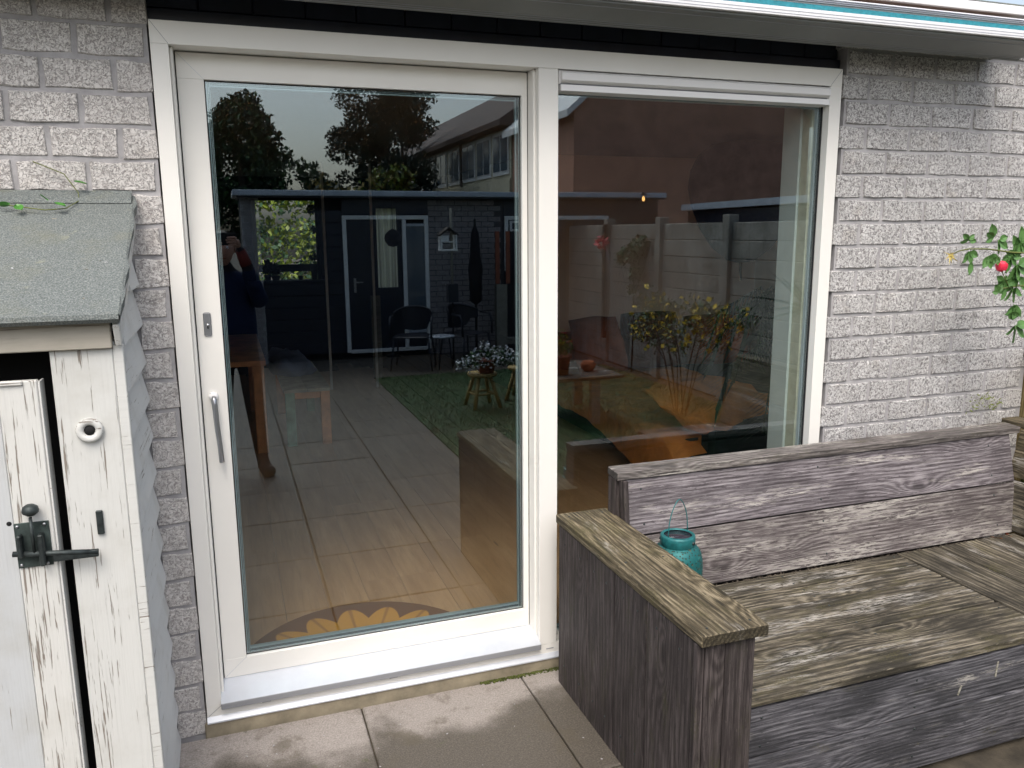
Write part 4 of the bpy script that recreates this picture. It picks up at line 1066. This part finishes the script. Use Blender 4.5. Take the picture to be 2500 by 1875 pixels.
# second low roof further right
sh2 = empty('neighbour_shed', label='low dark shed with sloping grey roof edge rising above the concrete fence', cat='shed')
bx('wall', M['clad'], sh2, 6.9, 8.6, -8.05, -3.2, 0, 2.06)
B().prism([(-8.12, 2.07), (-8.12, 2.16), (-3.0, 2.20), (-3.0, 2.11)], 6.82, 8.7).make('roof_edge', M['dgrey'], sh2)
# feeder house on a pale pole
fd = empty('bird_feeder', (2.95, -7.35, 0), label='white bird feeder house with dark roof on a pale pole', cat='bird feeder')
B().tube([(.05, 0, .9), (.05, 0, 2.08)], .018, 8).make('pole', M['post_grey'], fd)
bx('lower_box', M['inwall_dark'], fd, -.02, .12, -.05, .05, .86, 1.10, .004)
B().tube([(.05, 0, 0), (.05, 0, .86)], .012, 8).make('stand', M['black'], fd)
for a in ((-.115, .115, 1.53, 1.555), (-.09, .09, 1.64, 1.655)): bx('tray', M['housewhite'], fd, a[0], a[1], -.07, .07, a[2], a[3], .003)
for x_ in (-.10, .10):
    for y_ in (-.06, .06): bx('post', M['housewhite'], fd, x_-.01, x_+.01, y_-.01, y_+.01, 1.555, 1.74)
B().prism([(-.13, 1.74), (0, 1.84), (.13, 1.74), (.12, 1.725), (0, 1.815), (-.12, 1.725)], -.09, .09, axis='y').make('roof', M['wicker'], fd)
bx('gable_panel', M['housewhite'], fd, -.09, .0, .055, .062, 1.66, 1.73)
# folded dark parasol
pr = empty('folded_parasol', (3.55, -8.1, 0), label='tall folded dark parasol standing against the brick wall', cat='parasol')
B().lathe([(.02, .75), (.085, .80), (.095, 1.1), (.11, 1.25), (.075, 1.45), (.06, 1.75), (.02, 1.85), (0, 1.87)], seg=12).make('canopy', M['dark_cloth'], pr)
B().tube([(0, 0, 0.04), (0, 0, 1.95)], .018, 8).make('pole', M['black'], pr)
B().lathe([(0, 0), (.2, 0), (.2, .04), (.03, .06), (0, .06)], seg=18).make('base', M['black'], pr)
# wooden gate post and rail
gp = empty('gate_post', label='pale wooden post with a low rail and reddish trellis top near the brick corner', cat='post')
bx('post', M['post_grey'], gp, 3.865, 4.03, -8.20, -8.10, 0, 1.02, .004)
bx('rail', M['post_grey'], gp, 4.032, 4.9, -8.18, -8.12, .14, .24, .004)
for k in range(6): bx('slat', M['terracotta'], gp, 3.87+.16*k, 3.93+.16*k, -8.17, -8.14, 1.03, 1.78, .003)
# chairs and small table on the terrace
def chair(loc, rz, label):
    c_ = empty('garden_chair', loc, rz, label=label, cat='chair', group='black garden armchairs before the building')
    cushion('seat', M['chairblack'], (.50, .48, .05), (0, 0, .43), (0, 0, 0), c_, .6, 1, 0)
    bk = B(); n = 12; pa_, pb = [], []
    for i in range(n+1):
        a = math.pi*(.08+.84*i/n); pa_.append((.27*math.cos(a), -.26*math.sin(a)+.03, .70+.10*math.sin(a))); pb.append((.27*math.cos(a), -.25*math.sin(a)+.03, .62-.14*math.sin(a)*(1 if .2 < i/n < .8 else .2)))
    for i in range(n): bk.quad(pa_[i], pa_[i+1], pb[i+1], pb[i], True)
    bk.tube(pa_, .016, 6); bk.make('back', M['chairblack'], c_)
    for s_ in (-1, 1):
        B().tube([(.26*s_, .02, .70), (.27*s_, .20, .69), (.27*s_, .235, .60), (.265*s_, .24, .42)], .016, 6).make('armrest', M['chairblack'], c_)
        for q in (-1, 1): B().tube([(.22*s_, .21*q, .42), (.27*s_, .25*q, 0)], .014, 6, taper=[1.1, .8]).make('leg', M['chairblack'], c_)
    return c_
chair((2.46, -7.38, 0), .35, 'black plastic garden armchair in front of the white framed side window')
chair((3.20, -7.45, 0), -.45, 'black plastic garden armchair in front of the folded parasol')
ts = empty('side_table', (2.80, -7.2, 0), label='tiny round garden table standing between the two black armchairs', cat='table')
B().lathe([(0, .42), (.17, .42), (.175, .43), (.17, .44), (0, .44)], seg=20).make('top', M['dgrey'], ts)
for k in range(3): B().tube([(.1*math.cos(k*2.1), .1*math.sin(k*2.1), .42), (.14*math.cos(k*2.1), .14*math.sin(k*2.1), 0)], .01, 6).make('leg', M['chairblack'], ts)
# stool with white flowers
def stool(loc, rz, label, h=.36):
    s_ = empty('plant_stool', loc, rz, label=label, cat='stool', group='yellow pine stools on the lawn')
    B().lathe([(0, h-.03), (.15, h-.03), (.155, h-.015), (.15, h), (0, h)], seg=20).make('seat', M['stoolwood'], s_)
    for k in range(4):
        a = k*math.pi/2+.4
        B().tube([(.09*math.cos(a), .09*math.sin(a), h-.03), (.20*math.cos(a), .20*math.sin(a), 0)], .020, 8).make('leg', M['stoolwood'], s_)
    for k in range(4):
        a = k*math.pi/2+.4; b = a+math.pi/2; q = .15
        B().tube([(q*math.cos(a), q*math.sin(a), .15), (q*math.cos(b), q*math.sin(b), .15)], .011, 6).make('rung', M['stoolwood'], s_)
stool((2.58, -4.72, 0), .3, 'yellow wooden stool on the lawn carrying the white flowers')
stool((3.10, -4.95, 0), 1.0, 'second yellow wooden stool behind and right of the first')
fp = empty('flower_pot', (2.62, -4.70, .361), label='brown pot of trailing white flowers on the yellow stool', cat='flower pot')
B().lathe([(0, 0), (.075, 0), (.10, .12), (.108, .125), (.105, .14), (.09, .14), (0, .12)], seg=20).make('pot', M['terracotta'], fp)
leaves('foliage', [(0, 0, .16, .13), (-.15, 0, .14, .10), (.14, .02, .15, .12), (.26, 0, .12, .09), (-.24, 0, .10, .07)], 700, .018, [M['leafd'], M['leaf']], fp)
leaves('blossom', [(0, .03, .17, .15), (-.16, .03, .12, .12), (.15, .03, .17, .13), (.27, .03, .14, .10), (-.26, .03, .10, .08), (-.02, 0, .29, .06)], 520, .013, [M['petalw']], fp, aspect=.9)
# terracotta pot on the low garden table
gt = empty('garden_table', label='weathered plank garden table with pale leg, mirrored in the right window', cat='table')
bx('top', M['woodseat'], gt, 2.9, 3.60, -4.65, -3.68, .43, .46, .004)
for x_, y_ in ((3.33, -3.74), (2.98, -4.6), (3.54, -4.6)): bx('leg', M['post_grey'], gt, x_-.045, x_+.045, y_-.03, y_+.03, 0, .43, .003)
tp = empty('flower_pot', (3.06, -3.95, .461), label='terracotta pot with yellow and pink flowers on the plank table', cat='flower pot')
B().lathe([(0, 0), (.085, 0), (.105, .15), (.118, .155), (.118, .185), (.10, .185), (0, .16)], seg=20).make('pot', M['terracotta'], tp)
leaves('foliage', [(0, 0, .26, .12), (-.03, 0, .38, .08)], 500, .018, [M['leafh'], M['leaf']], tp)
leaves('blossom', [(0, 0, .33, .12), (.1, 0, .28, .05)], 60, .014, [M['yellow'], M['pink']], tp, aspect=.9)
bw = B(); bw.lathe([(0, 0), (.04, 0), (.07, .03), (.075, .07), (.05, .095), (0, .1)], seg=18)
bw.make('round_pot', M['rust'], None, (3.38, -4.0, .461), label='small round dark red pot on the plank table', cat='pot')
# concrete panel fence along the right boundary
XF = 5.10
cf = empty('concrete_fence', label='aged concrete panel fence running along the garden, mirrored in the right window', cat='fence')
py = [-1.5-1.40*k for k in range(6)]
for y_ in py: bx('post', M['cfence'], cf, XF-.05, XF+.07, y_-.06, y_+.06, 0, 1.93, .006)
_pm = B().box(-.02, .02, -.638, .638, -.0905, .0905, .006).mesh('panel'); _pm.materials.append(M['cfence'])
for a, b in zip(py, py[1:]):
    for k in range(10): link('panel', _pm, cf, (XF+.012+random.uniform(-.003, .003), (a+b)/2, .095+.185*k))
# yellow flowering bush
yb = empty('flowering_bush', (4.28, -3.78, 0), label='airy bush covered with yellow flowers in front of the concrete fence', cat='bush')
cs = [(random.uniform(-.2, .25), random.uniform(-.85, .65), random.uniform(.72, 1.10), random.uniform(.12, .2)) for _ in range(34)]
for i, (a, b, c_, r_) in enumerate(cs[:9]): B().tube([(0, b*.2, .0), (a*.4, b*.5, .5), (a, b, c_)], .006, 5).make('branch', M['bark'], yb)
leaves('foliage', cs, 5200, .015, [M['leafd'], M['leafh2'], M['leaf']], yb)
leaves('blossom', cs, 420, .024, [M['yellow']], yb, aspect=.95)
# trellis with mesh, red flower and hanging things
tr = empty('trellis', label='dark post with wire mesh and a red flower against the concrete fence', cat='trellis')
bx('post', M['black'], tr, 4.94, 4.99, -6.97, -6.90, .35, 1.86, .003)
mb = B()
for k in range(13):
    for s_ in (-1, 1):
        y0, y1 = -6.9+.1*k, -6.9+.1*k+s_*.6
        mb.tube([(4.97, max(-6.9, min(-5.7, y0)), .45), (4.97, max(-6.9, min(-5.7, y1)), 1.6)], .0025, 4, False)
mb.make('wire_mesh', M['steel'], tr)
leaves('flower', [(4.9, -6.9, 1.62, .10)], 60, .03, [M['pink']], tr)
cpl = empty('climbing_plant', (4.98, -6.15, 0), label='dark climbing plant hanging on the concrete fence beside the mesh', cat='climbing plant')
leaves('foliage', [(0, 0, 1.5, .16), (0, .15, 1.6, .14), (0, -.22, 1.45, .13), (0, .1, 1.25, .12), (0, .0, 1.05, .08)], 900, .03, [M['leafd'], M['leaf']], cpl)
B().tube([(0, 0, 0), (0, .03, .6), (0, .0, 1.5)], .012, 6).make('stem', M['bark'], cpl)
sp = empty('spiky_plant', (4.5, -2.3, 0), label='spiky dark yucca leaves at the right edge of the window reflection', cat='yucca')
B().tube([(0, 0, 0), (0, 0, 1.1)], .05, 8).make('trunk', M['bark'], sp)
for k in range(34):
    a = random.uniform(0, 6.28); el = random.uniform(-.4, 1.3); L = random.uniform(.35, .5); d = Vector((math.cos(a)*math.cos(el), math.sin(a)*math.cos(el), math.sin(el)))*L
    s_ = d.cross(Vector((0, 0, 1))).normalized()*.018; p = Vector((0, 0, 1.15))
    B().quad(p-s_, p+d*.5-s_, p+d+Vector((0, 0, -.04)), p+s_).make('leaf', M['leafd'], sp)

# gable end house, row of houses, trees
gb = empty('brick_house', label='tall red brown brick gable end filling the top of the right window reflection', cat='house')
g = B(); g.prism([(8.0, 0), (14.6, 0), (14.6, 4.55), (11.3, 7.3), (8.0, 4.55)], -19.0, -14.9, axis='y'); g.make('wall', M['redbrick'], gb)
B().prism([(7.75, 4.34), (11.3, 7.43), (14.95, 4.40), (14.95, 4.56), (11.3, 7.60), (7.75, 4.50)], -19.2, -14.70, axis='y').make('roof', M['housewhite'], gb)
rh = empty('terraced_houses', label='row of pale terraced houses with brown roof receding in the sliding door reflection', cat='houses')
HX, y0, y1 = 8.0, -19.3, -44
bx('wall', M['gwall'], rh, HX, HX+7, y1, y0, 0, 3.28)
bx('upper_wall', M['gwall'], rh, HX+.06, HX+7, y1, y0, 3.281, 4.70)
B().prism([(HX-.35, 4.70), (HX-.35, 4.86), (HX+3.2, 7.25), (HX+7.2, 4.86), (HX+7.2, 4.70)], y1-.2, y0+.2, axis='y').make('roof', M['rooftile'], rh)
k = 0; yy = y0-.12
_wf = None
while yy > y1+2.2:
    w_ = 1.50
    if _wf is None:
        f = B().use(M['housewhite']); f.box(-.03, .0, -.72, .72, -.62, .62)
        f.make('window_panel', None, rh, (HX+.055, yy-w_/2, 4.02)); _wf = rh.children[-1]
        pn = B()
        for q in (-1, 1): pn.box(-.05, -.031, .06 if q > 0 else -.62, .62 if q > 0 else -.06, -.50, .50)
        po = pn.make('pane', M['darkpane'], _wf)
        _wf.data.materials.clear(); _wf.data.materials.append(M['housewhite'])
    else:
        c_ = copy_tree(_wf, rh); c_.location = (HX+.055, yy-w_/2, 4.02)
    if k % 3 == 2: bx('divider', M['bark'], rh, HX+.0, HX+.055, yy-w_-.22, yy-w_-.06, 3.3, 4.69)
    yy -= 1.66 if k % 3 != 2 else 1.86; k += 1
for yv in (-22.5, -27.5, -33): B().box(-.5, .5, -.45, .45, -.02, .02).make('roof_window', M['darkpane'], rh, (HX+1.6, yv, 6.10), (0, -.60, 0))
def tree(name, loc, cr_, n, size, mats, h, label, cat='tree', trunk=.18):
    t_ = empty(name, loc, label=label, cat=cat)
    B().tube([(0, 0, 0), (.05, .03, h*.35), (-.03, 0, h*.7), (0, 0, h*.92)], trunk, 8, taper=[1.2, .9, .5, .15]).make('trunk', M['bark'], t_)
    for q in range(6):
        c_ = random.choice(cr_); B().tube([(0, 0, h*.35+q*h*.06), (c_[0]*.5, c_[1]*.5, (h*.45+c_[2])/2), (c_[0], c_[1], c_[2])], trunk*.3, 5, taper=[1, .6, .2]).make('limb', M['bark'], t_)
    leaves('crown', cr_, n, size, mats, t_)
rt = random.Random(11)
def clumps(n, rx, z0, z1, r0, r1, shape):
    out = []
    for _ in range(n):
        z = rt.uniform(z0, z1); q = (z-z0)/(z1-z0); R_ = rx*shape(q); a = rt.uniform(0, 6.28); rr = R_*math.sqrt(rt.random())
        out.append((rr*math.cos(a), rr*math.sin(a)*.8, z, rt.uniform(r0, r1)))
    return out
tree('broadleaf_tree', (.9, -24.5, 0), clumps(120, 3.3, .6, 5.7, .35, .62, lambda q: max(.08, 1-q**1.9)), 34000, .075, [M['leafd'], M['leafd'], M['leaf']], 5.2, 'big dark rounded tree left of the sky in the door reflection')
tree('conifer_tree', (5.7, -25.5, 0), clumps(130, 2.5, .9, 8.2, .30, .60, lambda q: 1.0-.66*q), 36000, .062, [M['conifer'], M['conifer'], M['leafd']], 8.0, 'tall dark conifer before the row of houses', trunk=.2)
tree('birch_tree', (7.0, -29.0, 0), clumps(26, 1.2, 3.2, 8.2, .3, .5, lambda q: 1.0-.3*q), 2300, .10, [M['conifer']], 8.0, 'sparse see-through tree right of the tall conifer', trunk=.1)
tree('yellow_shrub', (4.7, -21.0, 0), clumps(34, 1.5, .8, 3.35, .3, .5, lambda q: 1-.5*q), 4200, .085, [M['leafy'], M['leafh'], M['leafd']], 2.8, 'low yellow orange shrub below the conifer', 'shrub', .06)
tree('small_bush', (3.0, -20.0, 0), clumps(26, 1.2, .8, 3.0, .25, .45, lambda q: 1-.6*q), 2600, .08, [M['leafd'], M['leafy']], 2.6, 'small dark bush between the big tree and the yellow shrub', 'shrub', .05)
tree('red_leaf_tree', (16.3, -14.6, 0), clumps(14, .9, 3.6, 5.2, .3, .5, lambda q: 1-.4*q), 900, .13, [M['terracotta'], M['pink'], M['leafy']], 5.0, 'tree with red autumn leaves beyond the right eave of the gable', 'tree', .1)
leaves('hedge', [(-.95+random.uniform(-.15, .15), -1.2*0-3.0-.42*k, z_, .42) for k in range(16) for z_ in (.4, 1.0, 1.6)], 9000, .06, [M['leafd'], M['leafd'], M['leaf']], None, label='dark leafy hedge along the left side of the garden behind the photographer', cat='hedge')

# ================================================ the photographer (seen mirrored, dim)
ph = empty('person', (0, 0, 0), label='photographer in blue coat and dark trousers holding up a phone, mirrored in the door', cat='person')
def skin(name, verts, edges, radii, mat, parent, sub=2, root=0):
    me = bpy.data.meshes.new(name); me.from_pydata(verts, edges, []); o = link(name, me, parent)
    bpy.context.view_layer.objects.active = o
    m = o.modifiers.new('s', 'SKIN'); m.use_smooth_shade = True
    for i, r_ in enumerate(radii):
        me.skin_vertices[0].data[i].radius = r_ if isinstance(r_, tuple) else (r_, r_)
        me.skin_vertices[0].data[i].use_root = (i == root)
    s_ = o.modifiers.new('u', 'SUBSURF'); s_.levels = sub; s_.render_levels = sub
    dg = bpy.context.evaluated_depsgraph_get(); m2 = bpy.data.meshes.new_from_object(o.evaluated_get(dg))
    o.modifiers.clear(); o.data = m2; m2.materials.clear(); m2.materials.append(mat)
    for p in m2.polygons: p.use_smooth = True
    return o
# person faces +y, stands at about (.20, -3.12); left hand at +x? facing +y the right hand is at +x
V_ = [(.20, -3.12, .95), (.20, -3.11, 1.12), (.19, -3.11, 1.30), (.18, -3.12, 1.44), (.175, -3.12, 1.52), (.17, -3.10, 1.60),
      (.29, -3.12, .88), (.31, -3.08, .52), (.34, -3.12, .12), (.355, -3.04, .05), (.37, -2.96, .04),
      (.11, -3.13, .88), (.09, -3.12, .52), (.08, -3.18, .12), (.075, -3.10, .05), (.06, -3.02, .04),
      (.33, -3.12, 1.42), (.405, -3.03, 1.27), (.315, -2.93, 1.56), (.27, -2.895, 1.69),
      (.03, -3.12, 1.42), (-.05, -3.03, 1.27), (.03, -2.93, 1.54), (.085, -2.895, 1.67)]
E_ = [(0, 1), (1, 2), (2, 3), (3, 4), (4, 5), (0, 6), (6, 7), (7, 8), (8, 9), (9, 10), (0, 11), (11, 12), (12, 13), (13, 14), (14, 15), (3, 16), (16, 17), (17, 18), (18, 19), (3, 20), (20, 21), (21, 22), (22, 23)]
R_ = [(.15, .11), (.155, .115), (.17, .12), (.15, .10), (.055, .055), (.05, .05), .095, .072, .048, .045, .035, .095, .072, .048, .045, .035, .07, .052, .042, .030, .07, .052, .042, .030]
body = skin('body', V_, E_, R_, M['trousers'], ph)
coat = skin('coat', [(.20, -3.12, .86), (.20, -3.11, 1.12), (.19, -3.11, 1.30), (.18, -3.12, 1.45), (.175, -3.12, 1.515), (.33, -3.12, 1.42), (.405, -3.03, 1.27), (.315, -2.93, 1.55), (.03, -3.12, 1.42), (-.05, -3.03, 1.27), (.03, -2.93, 1.53)],
            [(0, 1), (1, 2), (2, 3), (3, 4), (3, 5), (5, 6), (6, 7), (3, 8), (8, 9), (9, 10)], [(.185, .135), (.18, .13), (.185, .135), (.16, .115), (.075, .075), .082, .066, .052, .082, .066, .052], M['blue_coat'], ph)
sl = skin('scarf', [(.175, -3.12, 1.50), (.175, -3.10, 1.545)], [(0, 1)], [.085, .075], M['dark_cloth'], ph)
for nm, a, b in (('cuff', (.313, -2.932, 1.56), (.280, -2.902, 1.66)), ('cuff', (.032, -2.932, 1.54), (.075, -2.902, 1.64))):
    B().tube([a, ((a[0]+b[0])/2, (a[1]+b[1])/2, (a[2]+b[2])/2), b], .036, 12, taper=[1.15, 1.05, .9]).make(nm, M['knit_red'], ph)
hdm = B(); bmesh.ops.create_uvsphere(hdm.bm, u_segments=28, v_segments=20, radius=1)
for v in hdm.bm.verts:
    x_, y_, z_ = v.co
    w_ = .078*(1-.18*max(0, -z_)); d_ = .096; hh_ = .118
    yy_ = y_*d_
    if y_ > .55: yy_ += .004*math.cos(z_*9)
    v.co = Vector((x_*w_, yy_+(.010 if z_ < -.3 and y_ > 0 else 0), z_*hh_))
for f in hdm.bm.faces: f.smooth = True
hdm.mats = [M['skin']]
hdd = hdm.make('head', None, ph, (.165, -3.09, 1.665))
B().tube([(0, .092, .025), (0, .108, -.012), (0, .112, -.026), (0, .098, -.034)], .012, 8, taper=[.5, .8, 1.1, .7]).make('nose', M['skin'], hdd)
bx('mouth', M['rust'], hdd, -.022, .022, .084, .094, -.064, -.056, .002)
for s_ in (-1, 1):
    B().lathe([(0, -.012), (.008, -.009), (.012, 0), (.008, .009), (0, .012)], seg=12).make('eye', M['petalw'], hdd, (.030*s_, .083, .012))
    B().lathe([(0, -.005), (.005, 0), (0, .005)], seg=8).make('pupil', M['black'], hdd, (.030*s_, .0945, .012))
    B().lathe([(0, -.028), (.012, -.018), (.017, .006), (.012, .024), (0, .028)], seg=10).make('ear', M['skin'], hdd, (.076*s_, .0, .0))
hr = B(); bmesh.ops.create_uvsphere(hr.bm, u_segments=24, v_segments=16, radius=1)
bmesh.ops.delete(hr.bm, geom=[v for v in hr.bm.verts if v.co.z < -.25 or (v.co.y > .35 and v.co.z < .55)], context='VERTS')
for v in hr.bm.verts: v.co = Vector((v.co.x*.088, v.co.y*.106-.006, v.co.z*.128+.003+random.uniform(-.002, .002)))
for f in hr.bm.faces: f.smooth = True
hr.make('hair', M['hair'], hdd)
# hands gripping the phone from both sides
def hand(sx, base, parent):
    # sx = +1 hand at the +x edge of the phone; palm beside phone, fingers curl behind (towards +y), thumb in front (-y)
    bxp, byp, bzp = base
    o = skin('hand', [(bxp, byp, bzp), (bxp-.010*sx, byp+.014, bzp+.035), (bxp-.016*sx, byp+.018, bzp+.062)], [(0, 1), (1, 2)], [(.024, .020), (.030, .016), (.026, .014)], M['skin'], parent)
    for i, (dz, L) in enumerate(((.066, .052), (.050, .060), (.034, .056), (.018, .044))):
        z = bzp+dz
        skin('finger', [(bxp-.010*sx, byp+.016, z), (bxp-.022*sx, byp+.036, z+.006), (bxp-(.022+L*.5)*sx, byp+.042, z+.008), (bxp-(.022+L)*sx, byp+.034, z+.006)], [(0, 1), (1, 2), (2, 3)], [.0095, .009, .008, .0068], M['skin'], o)
    skin('thumb', [(bxp-.002*sx, byp-.002, bzp+.022), (bxp-.020*sx, byp-.010, bzp+.050), (bxp-.036*sx, byp-.006, bzp+.068)], [(0, 1), (1, 2)], [.012, .011, .008], M['skin'], o)
hand(1, (.270, -2.892, 1.675), ph); hand(-1, (.086, -2.892, 1.655), ph)
for k, (x_, y0_) in enumerate(((.355, -3.16), (.072, -3.22))):
    s_ = B(); s_.box(-.045, .045, -.06, .20, 0, .075, .02)
    s_.make('shoe', M['shoe'], ph, (x_, y0_, .001), (0, 0, -.15 if k == 0 else .1))
pn = empty('phone', (.178, -2.866, 1.735), label='black phone held up by the photographer', cat='phone')
bx('phone_case', M['black'], pn, -.082, .082, -.005, .0045, -.0385, .0455, .004)
bx('screen', M['darkpane'], pn, -.076, .076, -.0058, -.0052, -.034, .041)
